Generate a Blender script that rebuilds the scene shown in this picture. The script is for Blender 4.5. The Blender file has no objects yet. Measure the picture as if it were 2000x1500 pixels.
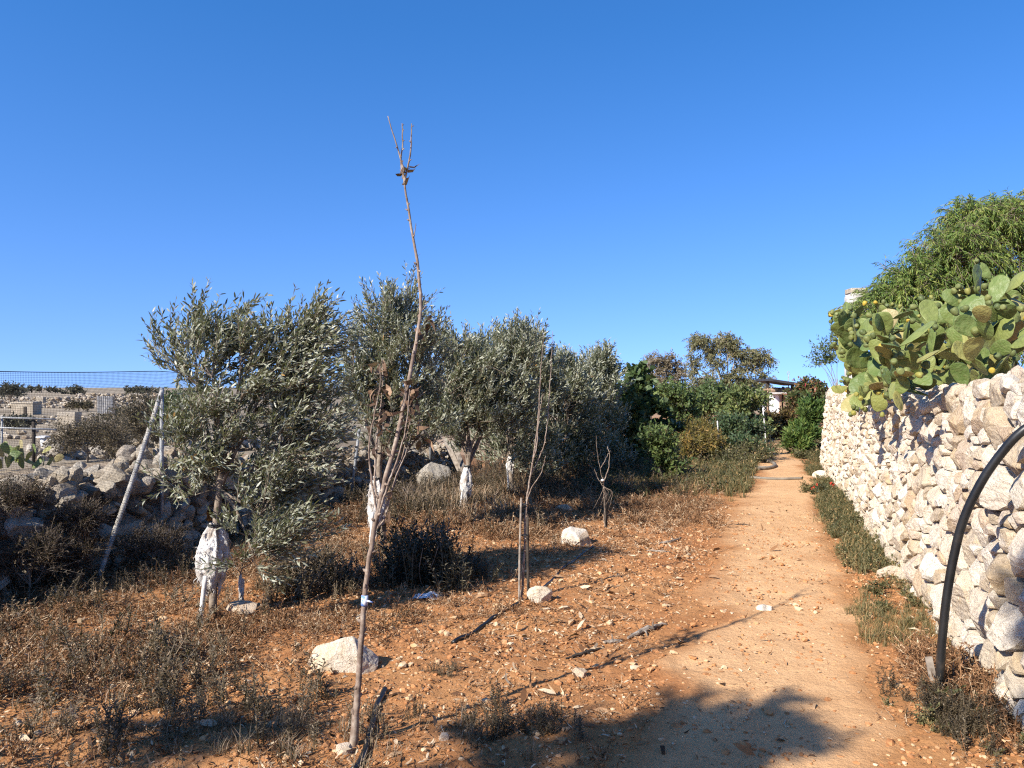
import bpy, bmesh, math, random
import numpy as np
from mathutils import Vector, Matrix
R = math.radians
scene = bpy.context.scene
COL = scene.collection

# ------------------------------------------------------------------ camera
EYE = 1.6
FPX = 1530.0            # focal length in pixels of the 2000 px wide photograph
cam_d = bpy.data.cameras.new("camera")
cam = bpy.data.objects.new("camera", cam_d)
COL.objects.link(cam)
cam.location = (0, 0, EYE)
cam.rotation_euler = (R(90.26), 0, 0)
cam_d.sensor_width = 36
cam_d.lens = FPX / 2000 * 36
cam_d.clip_start = 0.05
cam_d.clip_end = 20000
scene.camera = cam

# ------------------------------------------------------------------ light
SUN_EL, SUN_AZ = 35.0, 226.5      # the sun stands behind the viewer, to the left
scene.view_settings.view_transform = 'Standard'
scene.view_settings.look = 'None'
scene.view_settings.exposure = 1.0
scene.view_settings.gamma = 1
world = bpy.data.worlds.new("World")
scene.world = world
world.use_nodes = True
wn = world.node_tree
for n in list(wn.nodes): wn.nodes.remove(n)
sky = wn.nodes.new('ShaderNodeTexSky')
sky.sky_type = 'NISHITA'
sky.sun_disc = False
sky.sun_elevation = R(SUN_EL)
sky.sun_rotation = R(SUN_AZ)
sky.altitude = 80
sky.air_density = 1.0
sky.dust_density = 0.25
sky.ozone_density = 3.0
# a clear, dry sky: the pale band at the horizon is kept thin by looking a little above it
tcs = wn.nodes.new('ShaderNodeTexCoord')
vma = wn.nodes.new('ShaderNodeVectorMath'); vma.operation = 'MULTIPLY_ADD'
vma.inputs[1].default_value = (1, 1, 1.0); vma.inputs[2].default_value = (0, 0, 0.18)
vmn = wn.nodes.new('ShaderNodeVectorMath'); vmn.operation = 'NORMALIZE'
wn.links.new(tcs.outputs['Generated'], vma.inputs[0]); wn.links.new(vma.outputs[0], vmn.inputs[0])
wn.links.new(vmn.outputs[0], sky.inputs[0])
hs = wn.nodes.new('ShaderNodeHueSaturation')
hs.inputs['Hue'].default_value = 0.507
hs.inputs['Saturation'].default_value = 1.25
hs.inputs['Value'].default_value = 1.14
bg = wn.nodes.new('ShaderNodeBackground')
bg.inputs['Strength'].default_value = 0.12
wo = wn.nodes.new('ShaderNodeOutputWorld')
wn.links.new(sky.outputs[0], hs.inputs['Color'])
sxyz = wn.nodes.new('ShaderNodeSeparateXYZ')
wn.links.new(tcs.outputs['Generated'], sxyz.inputs[0])
crs = wn.nodes.new('ShaderNodeValToRGB')
crs.color_ramp.elements[0].position = 0.0; crs.color_ramp.elements[0].color = (1.0, 0.88, 0.97, 1)
crs.color_ramp.elements[1].position = 0.42; crs.color_ramp.elements[1].color = (0.56, 0.80, 0.89, 1)
wn.links.new(sxyz.outputs[2], crs.inputs[0])
mxs = wn.nodes.new('ShaderNodeMix'); mxs.data_type = 'RGBA'; mxs.blend_type = 'MULTIPLY'; mxs.inputs[0].default_value = 1.0
wn.links.new(hs.outputs[0], mxs.inputs[6]); wn.links.new(crs.outputs[0], mxs.inputs[7])
wn.links.new(mxs.outputs[2], bg.inputs['Color'])
wn.links.new(bg.outputs[0], wo.inputs['Surface'])
sun_d = bpy.data.lights.new("sun", 'SUN')
sun_d.energy = 4.8
sun_d.angle = R(0.53)
sun_d.color = (1.0, 0.94, 0.84)
sun = bpy.data.objects.new("sun", sun_d)
COL.objects.link(sun)
LH = np.array([0.7254, 0.6883])     # horizontal way the light travels
LDIR = Vector((LH[0] * math.cos(R(SUN_EL)), LH[1] * math.cos(R(SUN_EL)), -math.sin(R(SUN_EL))))
sun.rotation_euler = LDIR.to_track_quat('-Z', 'Y').to_euler()
sun.location = (-8, -8, 12)
scene.cycles.use_denoising = False
scene.cycles.filter_width = 1.2
scene.cycles.max_bounces = 6
scene.cycles.transparent_max_bounces = 12
scene.cycles.diffuse_bounces = 3

# ------------------------------------------------------------------ numbers
def _hash(ix, iy, iz):
    h = (ix.astype(np.int64) * 374761393 + iy.astype(np.int64) * 668265263 + iz.astype(np.int64) * 1274126177) & 0xFFFFFFFF
    h = ((h ^ (h >> 13)) * 1103515245) & 0xFFFFFFFF
    h = ((h ^ (h >> 16)) * 2246822519) & 0xFFFFFFFF
    return ((h ^ (h >> 15)) & 0xFFFFFF) / float(0xFFFFFF)

def vnoise(p):
    p = np.asarray(p, float)
    i = np.floor(p).astype(np.int64); f = p - i
    u = f * f * (3 - 2 * f)
    x, y, z = i[:, 0], i[:, 1], i[:, 2]
    r = 0
    for dx in (0, 1):
        wx = u[:, 0] if dx else 1 - u[:, 0]
        for dy in (0, 1):
            wy = u[:, 1] if dy else 1 - u[:, 1]
            for dz in (0, 1):
                wz = u[:, 2] if dz else 1 - u[:, 2]
                r = r + wx * wy * wz * _hash(x + dx, y + dy, z + dz)
    return r * 2 - 1

def fbm(p, octaves=4, gain=0.5, lac=2.03):
    p = np.asarray(p, float); a = 1.0; s = 0; t = 0
    for k in range(octaves):
        s = s + a * vnoise(p + 17.3 * k); t += a; a *= gain; p = p * lac
    return s / t

def nrm(v):
    v = np.asarray(v, float)
    return v / np.maximum(np.linalg.norm(v, axis=-1, keepdims=True), 1e-9)

def sstep(a, b, x):
    t = np.clip((np.asarray(x, float) - a) / (b - a), 0, 1)
    return t * t * (3 - 2 * t)

def gp(px, py, z=0.0):
    """ground point seen at a pixel of the photograph"""
    d = FPX * (EYE - z) / (py - 757.0)
    return np.array([(px - 1000) / FPX * d, d, z])

def dp(px, py, d):
    """point at distance d seen at a pixel"""
    return np.array([(px - 1000) / FPX * d, d, EYE + (757.0 - py) / FPX * d])

# ------------------------------------------------------------------ objects
ORG = {}
def props(o, label=None, cat=None, group=None, kind=None):
    if label: o['label'] = label
    if cat: o['category'] = cat
    if group: o['group'] = group
    if kind: o['kind'] = kind
    return o

def thing(name, label, cat, loc, group=None):
    o = bpy.data.objects.new(name, None)
    o.empty_display_size = 0.1
    COL.objects.link(o)
    o.location = [float(c) for c in loc]
    ORG[o.name] = np.array(loc, float)
    return props(o, label, cat, group)

class MB:
    """collects geometry and links it as one mesh object"""
    def __init__(self):
        self.v = []; self.f3 = []; self.f4 = []; self.t = []; self.n = 0
    def add(self, v, f, tint=0.5):
        v = np.asarray(v, float).reshape(-1, 3)
        f = np.asarray(f, np.int64)
        if f.size == 0: return
        (self.f3 if f.shape[1] == 3 else self.f4).append(f + self.n)
        self.v.append(v)
        t = np.empty(len(v)); t[:] = tint
        self.t.append(t); self.n += len(v)
    def add2(self, v, f4, f3, tint=0.5):
        v = np.asarray(v, float).reshape(-1, 3)
        if len(f4): self.f4.append(np.asarray(f4, np.int64) + self.n)
        if len(f3): self.f3.append(np.asarray(f3, np.int64) + self.n)
        self.v.append(v)
        t = np.empty(len(v)); t[:] = tint
        self.t.append(t); self.n += len(v)
    def build(self, name, mat, parent=None, origin=None, smooth=False):
        v = np.concatenate(self.v); t = np.concatenate(self.t)
        f4 = np.concatenate(self.f4) if self.f4 else np.zeros((0, 4), np.int64)
        f3 = np.concatenate(self.f3) if self.f3 else np.zeros((0, 3), np.int64)
        if parent is not None: org = ORG[parent.name]
        elif origin is not None: org = np.array(origin, float)
        else: org = np.zeros(3)
        v = v - org
        me = bpy.data.meshes.new(name)
        me.vertices.add(len(v)); me.vertices.foreach_set('co', v.astype(np.float32).ravel())
        nl = f4.size + f3.size
        me.loops.add(nl)
        me.loops.foreach_set('vertex_index', np.concatenate([f4.ravel(), f3.ravel()]).astype(np.int32))
        me.polygons.add(len(f4) + len(f3))
        st = np.concatenate([np.arange(len(f4)) * 4, f4.size + np.arange(len(f3)) * 3]).astype(np.int32)
        me.polygons.foreach_set('loop_start', st)
        me.polygons.foreach_set('use_smooth', np.full(len(st), bool(smooth)))
        a = me.attributes.new('tint', 'FLOAT', 'POINT')
        a.data.foreach_set('value', t.astype(np.float32))
        me.update(calc_edges=True); me.validate()
        if mat: me.materials.append(mat)
        o = bpy.data.objects.new(name, me)
        COL.objects.link(o)
        if parent is not None:
            o.parent = parent
            ORG[o.name] = org
        else:
            o.location = [float(c) for c in org]
            ORG[o.name] = org
        return o

def tube(mb, pts, rad, sides=6, tint=0.5, cap=True):
    pts = np.asarray(pts, float); k = len(pts)
    rad = np.full(k, rad) if np.isscalar(rad) else np.interp(np.linspace(0, 1, k), np.linspace(0, 1, len(rad)), rad)
    tg = nrm(np.gradient(pts, axis=0))
    ref = np.array([0.0, 0, 1]) if abs(tg[0][2]) < 0.9 else np.array([1.0, 0, 0])
    a = nrm(np.cross(tg[0], ref)); A = [a]
    for i in range(1, k):
        a = A[-1] - tg[i] * np.dot(A[-1], tg[i]); A.append(nrm(a))
    A = np.array(A); B = np.cross(tg, A)
    th = np.linspace(0, 2 * np.pi, sides, endpoint=False)
    v = pts[:, None] + rad[:, None, None] * (np.cos(th)[None, :, None] * A[:, None] + np.sin(th)[None, :, None] * B[:, None])
    v = v.reshape(-1, 3)
    i, j = np.meshgrid(np.arange(k - 1), np.arange(sides), indexing='ij')
    j2 = (j + 1) % sides
    f = np.stack([i * sides + j, i * sides + j2, (i + 1) * sides + j2, (i + 1) * sides + j], -1).reshape(-1, 4)
    if cap:
        n = len(v)
        v = np.concatenate([v, pts[:1], pts[-1:]])
        jj = np.arange(sides)
        f3 = np.concatenate([np.stack([np.full(sides, n), (jj + 1) % sides, jj], 1),
                             np.stack([np.full(sides, n + 1), (k - 1) * sides + jj, (k - 1) * sides + (jj + 1) % sides], 1)])
        mb.add2(v, f, f3, tint)
    else:
        mb.add(v, f, tint)

def curve(pts, n):
    """Catmull-Rom through the points"""
    p = np.asarray(pts, float)
    if len(p) == 2: return p[0] + (p[1] - p[0]) * np.linspace(0, 1, n)[:, None]
    q = np.concatenate([[2 * p[0] - p[1]], p, [2 * p[-1] - p[-2]]])
    d = np.concatenate([[0], np.cumsum(np.linalg.norm(np.diff(p, axis=0), axis=1))]); d /= d[-1]
    u = np.linspace(0, 1, n)
    seg = np.clip(np.searchsorted(d, u, side='right') - 1, 0, len(p) - 2)
    t = ((u - d[seg]) / (d[seg + 1] - d[seg]))[:, None]
    a, b, c, e = q[seg], q[seg + 1], q[seg + 2], q[seg + 3]
    return 0.5 * (2 * b + (c - a) * t + (2 * a - 5 * b + 4 * c - e) * t ** 2 + (3 * b - a - 3 * c + e) * t ** 3)

def box(mb, c, s, rot=None, tint=0.5):
    c = np.asarray(c, float); s = np.asarray(s, float) / 2
    v = np.array([[x, y, z] for x in (-1, 1) for y in (-1, 1) for z in (-1, 1)], float) * s
    if rot is not None: v = v @ np.asarray(rot).T
    f = [[0, 1, 3, 2], [4, 6, 7, 5], [0, 4, 5, 1], [2, 3, 7, 6], [0, 2, 6, 4], [1, 5, 7, 3]]
    mb.add(v + c, f, tint)

def rotz(a):
    c, s = math.cos(a), math.sin(a)
    return np.array([[c, -s, 0], [s, c, 0], [0, 0, 1]])

def leaves(mb, base, d, n, L, W, tint, curl=0.1, wide=0.42):
    """lance-shaped leaves, six corners each"""
    base = np.asarray(base, float); m = len(base)
    d = nrm(d); s = nrm(np.cross(d, n)); nn = np.cross(s, d)
    L = np.broadcast_to(np.asarray(L, float), (m,))[:, None]; W = np.broadcast_to(np.asarray(W, float), (m,))[:, None] / 2
    c = np.broadcast_to(np.asarray(curl, float), (m,))[:, None]
    p1 = base + d * L * (wide - 0.1) + nn * c * L * 0.12
    p2 = base + d * L * (wide + 0.28) + nn * c * L * 0.0
    tip = base + d * L - nn * c * L * 0.55
    v = np.stack([base, p1 + s * W, p1 - s * W, p2 + s * W * 0.8, p2 - s * W * 0.8, tip], 1).reshape(-1, 3)
    k = np.arange(m)[:, None] * 6
    f4 = k + np.array([[1, 2, 4, 3]])
    f3 = np.concatenate([k + np.array([[0, 2, 1]]), k + np.array([[3, 4, 5]])])
    mb.add2(v, f4, f3, np.repeat(np.broadcast_to(np.asarray(tint, float), (m,)), 6))

_ico = {}
def ico(sub):
    if sub not in _ico:
        bm = bmesh.new(); bmesh.ops.create_icosphere(bm, subdivisions=sub, radius=1)
        bm.verts.ensure_lookup_table()
        _ico[sub] = (np.array([v.co[:] for v in bm.verts]), np.array([[v.index for v in f.verts] for f in bm.faces]))
        bm.free()
    return _ico[sub]

def rot_rand(rng, tilt=1.0):
    ax = nrm(rng.normal(size=3)); a = rng.uniform(0, 2 * np.pi) * tilt
    K = np.array([[0, -ax[2], ax[1]], [ax[2], 0, -ax[0]], [-ax[1], ax[0], 0]])
    return rotz(rng.uniform(0, 2 * np.pi)) @ (np.eye(3) + math.sin(a) * K + (1 - math.cos(a)) * K @ K)

def rock(rng, size, sub=3, cuts=7, rough=0.07, tilt=0.15):
    v, f = ico(sub); v = v.copy()
    for _ in range(cuts):
        n = nrm(rng.normal(size=3)); c = rng.uniform(0.45, 0.88)
        v -= n * np.maximum(0, v @ n - c)[:, None]
    o = rng.uniform(0, 99, 3)
    v *= (1 + rough * fbm(v * 1.7 + o, 3) + rough * 0.55 * fbm(v * 5 + o, 3))[:, None]
    v = (v * np.asarray(size, float)) @ rot_rand(rng, tilt).T
    return v, f

# ------------------------------------------------------------------ materials
def new_mat(name):
    m = bpy.data.materials.new(name); m.use_nodes = True
    nt = m.node_tree
    for n in list(nt.nodes): nt.nodes.remove(n)
    out = nt.nodes.new('ShaderNodeOutputMaterial')
    return m, nt, out

def N(nt, kind, **kw):
    n = nt.nodes.new(kind)
    for k, v in kw.items():
        if k in n.inputs: n.inputs[k].default_value = v
        else: setattr(n, k, v)
    return n

def ramp(nt, fac, stops):
    r = nt.nodes.new('ShaderNodeValToRGB')
    e = r.color_ramp.elements
    while len(e) < len(stops): e.new(0.5)
    for i, (p, c) in enumerate(stops):
        e[i].position = p; e[i].color = (c[0], c[1], c[2], 1)
    nt.links.new(fac, r.inputs[0])
    return r.outputs[0]

def mix(nt, fac, a, b, mode='MIX'):
    m = nt.nodes.new('ShaderNodeMix'); m.data_type = 'RGBA'; m.blend_type = mode
    for s, val in ((m.inputs[0], fac), (m.inputs[6], a), (m.inputs[7], b)):
        if hasattr(val, 'links'): nt.links.new(val, s)
        elif isinstance(val, (tuple, list)): s.default_value = (*val[:3], 1)
        else: s.default_value = val
    return m.outputs[2]

def noise(nt, scale, detail=5, rough=0.55, vec=None, dist=0.0):
    n = N(nt, 'ShaderNodeTexNoise', Scale=scale, Detail=detail, Roughness=rough, Distortion=dist)
    if vec is None:
        g = nt.nodes.new('ShaderNodeNewGeometry'); vec = g.outputs['Position']
    nt.links.new(vec, n.inputs['Vector'])
    return n.outputs[0]

def attr(nt, name='tint'):
    a = nt.nodes.new('ShaderNodeAttribute'); a.attribute_name = name
    return a.outputs['Fac']

def math_(nt, op, a, b):
    m = nt.nodes.new('ShaderNodeMath'); m.operation = op
    for s, v in ((m.inputs[0], a), (m.inputs[1], b)):
        if hasattr(v, 'links'): nt.links.new(v, s)
        else: s.default_value = v
    return m.outputs[0]

def finish(nt, out, color, rough=0.8, bumps=(), spec=0.3, metal=0.0):
    p = nt.nodes.new('ShaderNodeBsdfPrincipled')
    if hasattr(color, 'links'): nt.links.new(color, p.inputs['Base Color'])
    else: p.inputs['Base Color'].default_value = (*color, 1)
    p.inputs['Roughness'].default_value = rough
    p.inputs['Specular IOR Level'].default_value = spec
    p.inputs['Metallic'].default_value = metal
    prev = None
    for h, strength, dist in bumps:
        b = N(nt, 'ShaderNodeBump', Strength=strength, Distance=dist)
        nt.links.new(h, b.inputs['Height'])
        if prev is not None: nt.links.new(prev, b.inputs['Normal'])
        prev = b.outputs[0]
    if prev is not None: nt.links.new(prev, p.inputs['Normal'])
    nt.links.new(p.outputs[0], out.inputs['Surface'])
    return p

def leaf_mat(name, stops, back=None, trans=0.25, rough=0.55, spec=0.35):
    m, nt, out = new_mat(name)
    c = ramp(nt, attr(nt), stops)
    front = c
    if back is not None:
        g = nt.nodes.new('ShaderNodeNewGeometry')
        bk = mix(nt, 0.75, c, back)
        c = mix(nt, g.outputs['Backfacing'], c, bk)
    p = nt.nodes.new('ShaderNodeBsdfPrincipled')
    nt.links.new(c, p.inputs['Base Color'])
    p.inputs['Roughness'].default_value = rough
    p.inputs['Specular IOR Level'].default_value = spec
    t = nt.nodes.new('ShaderNodeBsdfTranslucent')
    nt.links.new(mix(nt, 0.5, front, (0.25, 0.28, 0.06), 'MIX'), t.inputs['Color'])
    ms = nt.nodes.new('ShaderNodeMixShader'); ms.inputs[0].default_value = trans
    nt.links.new(p.outputs[0], ms.inputs[1]); nt.links.new(t.outputs[0], ms.inputs[2])
    nt.links.new(ms.outputs[0], out.inputs['Surface'])
    return m

def noise_mat(name, stops, scale=6, rough=0.8, bump=0.4, bscale=25, bdist=0.01, spec=0.25, tint=0.0, metal=0.0, detail=6):
    m, nt, out = new_mat(name)
    f = noise(nt, scale, detail)
    if tint:
        f = math_(nt, 'ADD', f, math_(nt, 'MULTIPLY', math_(nt, 'SUBTRACT', attr(nt), 0.5), tint))
    c = ramp(nt, f, stops)
    finish(nt, out, c, rough, [(noise(nt, bscale, 6), bump, bdist)] if bump else (), spec, metal)
    return m
# ================================================================== the setting
def path_x(y): return 1.15 + 0.343 * (y - 3.53)
def face_x(y): return 1.17 + 0.32 * y                 # foot of the stone wall on the right
def rub_x(y): return -6.24 + 0.326 * y                # middle of the low rubble wall on the left
CS = 0.9457

def base_h(x, y):
    x = np.asarray(x, float); y = np.asarray(y, float)
    p = np.stack([x * 0.22, y * 0.22, np.zeros_like(x)], -1)
    near = 1 - sstep(15, 40, np.hypot(x, y))
    h = 0.035 * fbm(p, 2) * near
    # retained terrace behind the right-hand wall, ending where the wall turns
    dr = (x - face_x(y)) * 0.9524
    dy = 16.9 - y + 0.25 * (x - 6.6)
    ter = sstep(0.22, 0.42, dr) * sstep(0.1, 0.7, dy) * sstep(-60, -30, y)
    h = h + ter * (1.42 + 0.08 * fbm(p * 3, 2))
    # soil banked up behind the low rubble wall on the left
    dl = (rub_x(y) - x) * 0.95
    bank = sstep(-0.22, 0.12, dl) * (1 - sstep(14, 19, y))
    h = h + bank * (0.58 - 0.14 * sstep(8, 11, y) + 0.1 * fbm(p * 2 + 5, 2)) * (1 - 0.6 * sstep(1.0, 9.0, dl))
    # fields far to the left: gentle steps
    far = sstep(25, 60, y) * sstep(4, 14, -x)
    h = h + far * (0.25 * fbm(np.stack([x * 0.03, y * 0.05, np.zeros_like(x)], -1), 3))
    return h

def soil_h(x, y):
    x = np.asarray(x, float); y = np.asarray(y, float)
    h = base_h(x, y)
    d = np.hypot(x, y)
    u = np.abs(x - path_x(y)) * CS
    rough = 0.3 + 0.7 * sstep(0.3, 0.75, u)
    f1 = 1 - sstep(9, 16, d); f2 = 1 - sstep(6, 10, d)
    z = np.zeros_like(x)
    h = h + rough * f1 * 0.020 * fbm(np.stack([x * 2.6, y * 2.6, z], -1), 2)
    c = fbm(np.stack([x * 9, y * 9, z + 3], -1), 3)
    h = h + rough * f2 * 0.017 * np.abs(c) * 1.6
    return h - 0.012 * (1 - sstep(0.3, 0.55, u))

def axis(lo, hi, step, far_lo, far_hi, g=1.09):
    a = list(np.arange(lo, hi, step)); s = step
    x = a[-1]
    while x < far_hi: s *= g; x += s; a.append(x)
    s = step; x = lo; b = []
    while x > far_lo: s *= g; x -= s; b.append(x)
    return np.array(b[::-1] + a)

def grid_obj(name, X, Y, Z, mat, tint, smooth=True):
    ny, nx = X.shape
    i, j = np.meshgrid(np.arange(ny - 1), np.arange(nx - 1), indexing='ij')
    f = np.stack([i * nx + j, i * nx + j + 1, (i + 1) * nx + j + 1, (i + 1) * nx + j], -1).reshape(-1, 4)
    mb = MB(); mb.add(np.stack([X.ravel(), Y.ravel(), Z.ravel()], 1), f, tint.ravel())
    return mb.build(name, mat, smooth=smooth)

SOIL = [(0.28, (0.235, 0.092, 0.034)), (0.5, (0.355, 0.152, 0.058)), (0.72, (0.46, 0.225, 0.096))]
SOIL2 = (0.43, 0.218, 0.09)
def soil_mat(name, far=True, path=False):
    m, nt, out = new_mat(name)
    big = noise(nt, 0.9, 4, 0.6)
    med = noise(nt, 7, 6, 0.65)
    fine = noise(nt, 60, 5, 0.7)
    if path:
        c1 = ramp(nt, med, [(0.3, (0.46, 0.255, 0.12)), (0.55, (0.57, 0.335, 0.165)), (0.75, (0.64, 0.405, 0.215))])
    else:
        c1 = ramp(nt, med, SOIL)
    c2 = mix(nt, ramp(nt, big, [(0.35, (0, 0, 0)), (0.7, (1, 1, 1))]), c1,
             (0.63, 0.385, 0.20) if path else SOIL2)
    if path:   # trodden middle, redder towards the edges
        red = mix(nt, ramp(nt, big, [(0.35, (0, 0, 0)), (0.7, (1, 1, 1))]), ramp(nt, med, SOIL), SOIL2)
        c2 = mix(nt, attr(nt), c2, red)
    v = nt.nodes.new('ShaderNodeTexVoronoi'); v.inputs['Scale'].default_value = 34
    g = nt.nodes.new('ShaderNodeNewGeometry'); nt.links.new(g.outputs['Position'], v.inputs['Vector'])
    spk = ramp(nt, v.outputs['Distance'], [(0.10, (1, 1, 1)), (0.22, (0, 0, 0))])
    sel = ramp(nt, noise(nt, 17, 2), [(0.52, (0, 0, 0)), (0.60, (1, 1, 1))])
    c3 = mix(nt, math_(nt, 'MULTIPLY', math_(nt, 'MULTIPLY', spk, sel), 0.6), c2, (0.58, 0.43, 0.27))
    c4 = mix(nt, ramp(nt, fine, [(0.3, (0.5, 0.5, 0.5)), (0.5, (0, 0, 0))]), c3, mix(nt, 0.5, c3, (0.16, 0.07, 0.03)))
    if far:   # pale dry fields beyond the net fence
        dry = ramp(nt, noise(nt, 0.16, 6, 0.62), [(0.34, (0.16, 0.125, 0.08)), (0.44, (0.27, 0.215, 0.15)), (0.56, (0.37, 0.30, 0.215)), (0.68, (0.47, 0.39, 0.29))])
        c4 = mix(nt, attr(nt), c4, mix(nt, 0.3, dry, ramp(nt, noise(nt, 3.0, 6, 0.7), [(0.3, (0.08, 0.06, 0.035)), (0.6, (0.36, 0.29, 0.2))])))
    finish(nt, out, c4, 0.95, [(fine, 0.55, 0.012), (noise(nt, 22, 6, 0.7), 0.6, 0.03), (noise(nt, 160, 3, 0.7), 0.4, 0.004)], 0.12)
    return m

M = {}
M['soil'] = soil_mat('red_soil')
M['path'] = soil_mat('sandy_path', far=False, path=True)
gx = axis(-5.2, 4.6, 0.028, -4200, 4200)
gy = axis(2.6, 9.6, 0.026, -60, 9000, 1.06)
X, Y = np.meshgrid(gx, gy)
Zg = soil_h(X.ravel(), Y.ravel()).reshape(X.shape)
dry = sstep(-0.35, 0.3, (rub_x(Y) - X)) * 0.6 + sstep(1.5, 7, (rub_x(Y) - X)) * 0.4
dry = np.maximum(dry, sstep(30, 60, Y))
ground = grid_obj('ground', X, Y, Zg, M['soil'], dry)
props(ground, kind='structure')
# the path: a worn strip that sinks into the soil along ragged edges
yy = np.concatenate([np.arange(-3, 2.6, 0.12), np.arange(2.6, 9, 0.03), np.arange(9, 27.0, 0.08)])
uu = np.linspace(-1.0, 1.0, 80)
U, YY = np.meshgrid(uu, yy)
XX = path_x(YY) + U / CS + 0.10 * vnoise(np.stack([YY.ravel() * 0.5, YY.ravel() * 0, YY.ravel() * 0 + 9], 1)).reshape(YY.shape)
zz = base_h(XX.ravel(), YY.ravel()).reshape(XX.shape)
pn = 1.15 * fbm(np.stack([XX.ravel() * 2.2, YY.ravel() * 2.2, XX.ravel() * 0 + 40], 1), 4).reshape(XX.shape)
pf = fbm(np.stack([XX.ravel() * 16, YY.ravel() * 16, XX.ravel() * 0 + 4], 1), 3).reshape(XX.shape)
fall = sstep(0.42, 1.0, np.abs(U - 0.04) + 0.2 * pn)
ZZ = zz + 0.016 - 0.085 * fall + 0.006 * pn + 0.005 * pf * (1 - sstep(6, 12, YY))
ZZ -= 0.016 * np.clip(vnoise(np.stack([XX.ravel() * 5, YY.ravel() * 4, XX.ravel() * 0 + 77], 1)).reshape(YY.shape) - 0.15, 0, 1) * (1 - sstep(8, 14, YY))
ZZ -= 0.3 * sstep(25.5, 26.9, YY)
ptint = sstep(0.22, 0.62, np.abs(U - 0.06) + 0.28 * pn)
path = grid_obj('path', XX, YY, ZZ, M['path'], ptint)
props(path, kind='structure')
def gz(x, y):
    """height of what one walks on"""
    x = np.atleast_1d(np.asarray(x, float)); y = np.atleast_1d(np.asarray(y, float))
    u = np.abs(x - path_x(y)) * CS
    h = soil_h(x, y)
    return np.where(u < 0.45, np.maximum(h, base_h(x, y) + 0.012), h)
def gp2(px, py):
    p = gp(px, py)
    for _ in range(3): p = gp(px, py, float(base_h(p[:1], p[1:2])[0]))
    p[2] = float(gz(p[0], p[1])[0]); return p

# ------------------------------------------------------------------ the stone wall on the right
def stone_mat(name, pale=1.0):
    pale *= 0.97
    m, nt, out = new_mat(name)
    g = nt.nodes.new('ShaderNodeNewGeometry'); pos = g.outputs['Position']
    t = attr(nt)
    base = ramp(nt, t, [(0.0, (0.44 * pale, 0.34 * pale, 0.23 * pale)), (0.3, (0.68 * pale, 0.575 * pale, 0.44 * pale)),
                        (0.75, (0.75 * pale, 0.67 * pale, 0.555 * pale)), (0.93, (0.62 * pale, 0.49 * pale, 0.37 * pale)), (1.0, (0.52 * pale, 0.38 * pale, 0.25 * pale))])
    och = ramp(nt, noise(nt, 3.1, 6, 0.62, dist=0.8), [(0.50, (0, 0, 0)), (0.66, (1, 1, 1))])
    c = mix(nt, math_(nt, 'MULTIPLY', och, 0.65), base, (0.56 * pale, 0.40 * pale, 0.22 * pale))
    pink = ramp(nt, noise(nt, 4.3, 4, 0.6), [(0.58, (0, 0, 0)), (0.72, (1, 1, 1))])
    c = mix(nt, math_(nt, 'MULTIPLY', pink, 0.4), c, (0.60 * pale, 0.48 * pale, 0.38 * pale))
    gry = ramp(nt, noise(nt, 9, 7, 0.72, dist=0.5), [(0.55, (0, 0, 0)), (0.68, (1, 1, 1))])
    c = mix(nt, math_(nt, 'MULTIPLY', gry, 0.32), c, (0.36 * pale, 0.31 * pale, 0.25 * pale))
    crk = ramp(nt, noise(nt, 26, 5, 0.75, dist=1.2), [(0.35, (1, 1, 1)), (0.42, (0, 0, 0))])
    c = mix(nt, math_(nt, 'MULTIPLY', crk, 0.6), c, (0.24 * pale, 0.17 * pale, 0.11 * pale))
    ln = ramp(nt, noise(nt, 8, 9, 0.8, dist=2.2), [(0.475, (0, 0, 0)), (0.495, (1, 1, 1)), (0.515, (0, 0, 0))])
    c = mix(nt, math_(nt, 'MULTIPLY', ln, 0.45), c, (0.30 * pale, 0.22 * pale, 0.15 * pale))
    finish(nt, out, c, 0.9, [(noise(nt, 11, 8, 0.70, dist=0.6), 0.8, 0.05), (noise(nt, 48, 6, 0.75, dist=0.5), 0.8, 0.018)], 0.2)
    return m
M['stone'] = stone_mat('limestone', 1.06)
M['stone_old'] = stone_mat('weathered_limestone', 0.68)
M['gap'] = noise_mat('dusty_gap', [(0.3, (0.10, 0.075, 0.05)), (0.7, (0.24, 0.185, 0.13))], 14, 0.95, 0.6, 30, 0.02)

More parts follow.
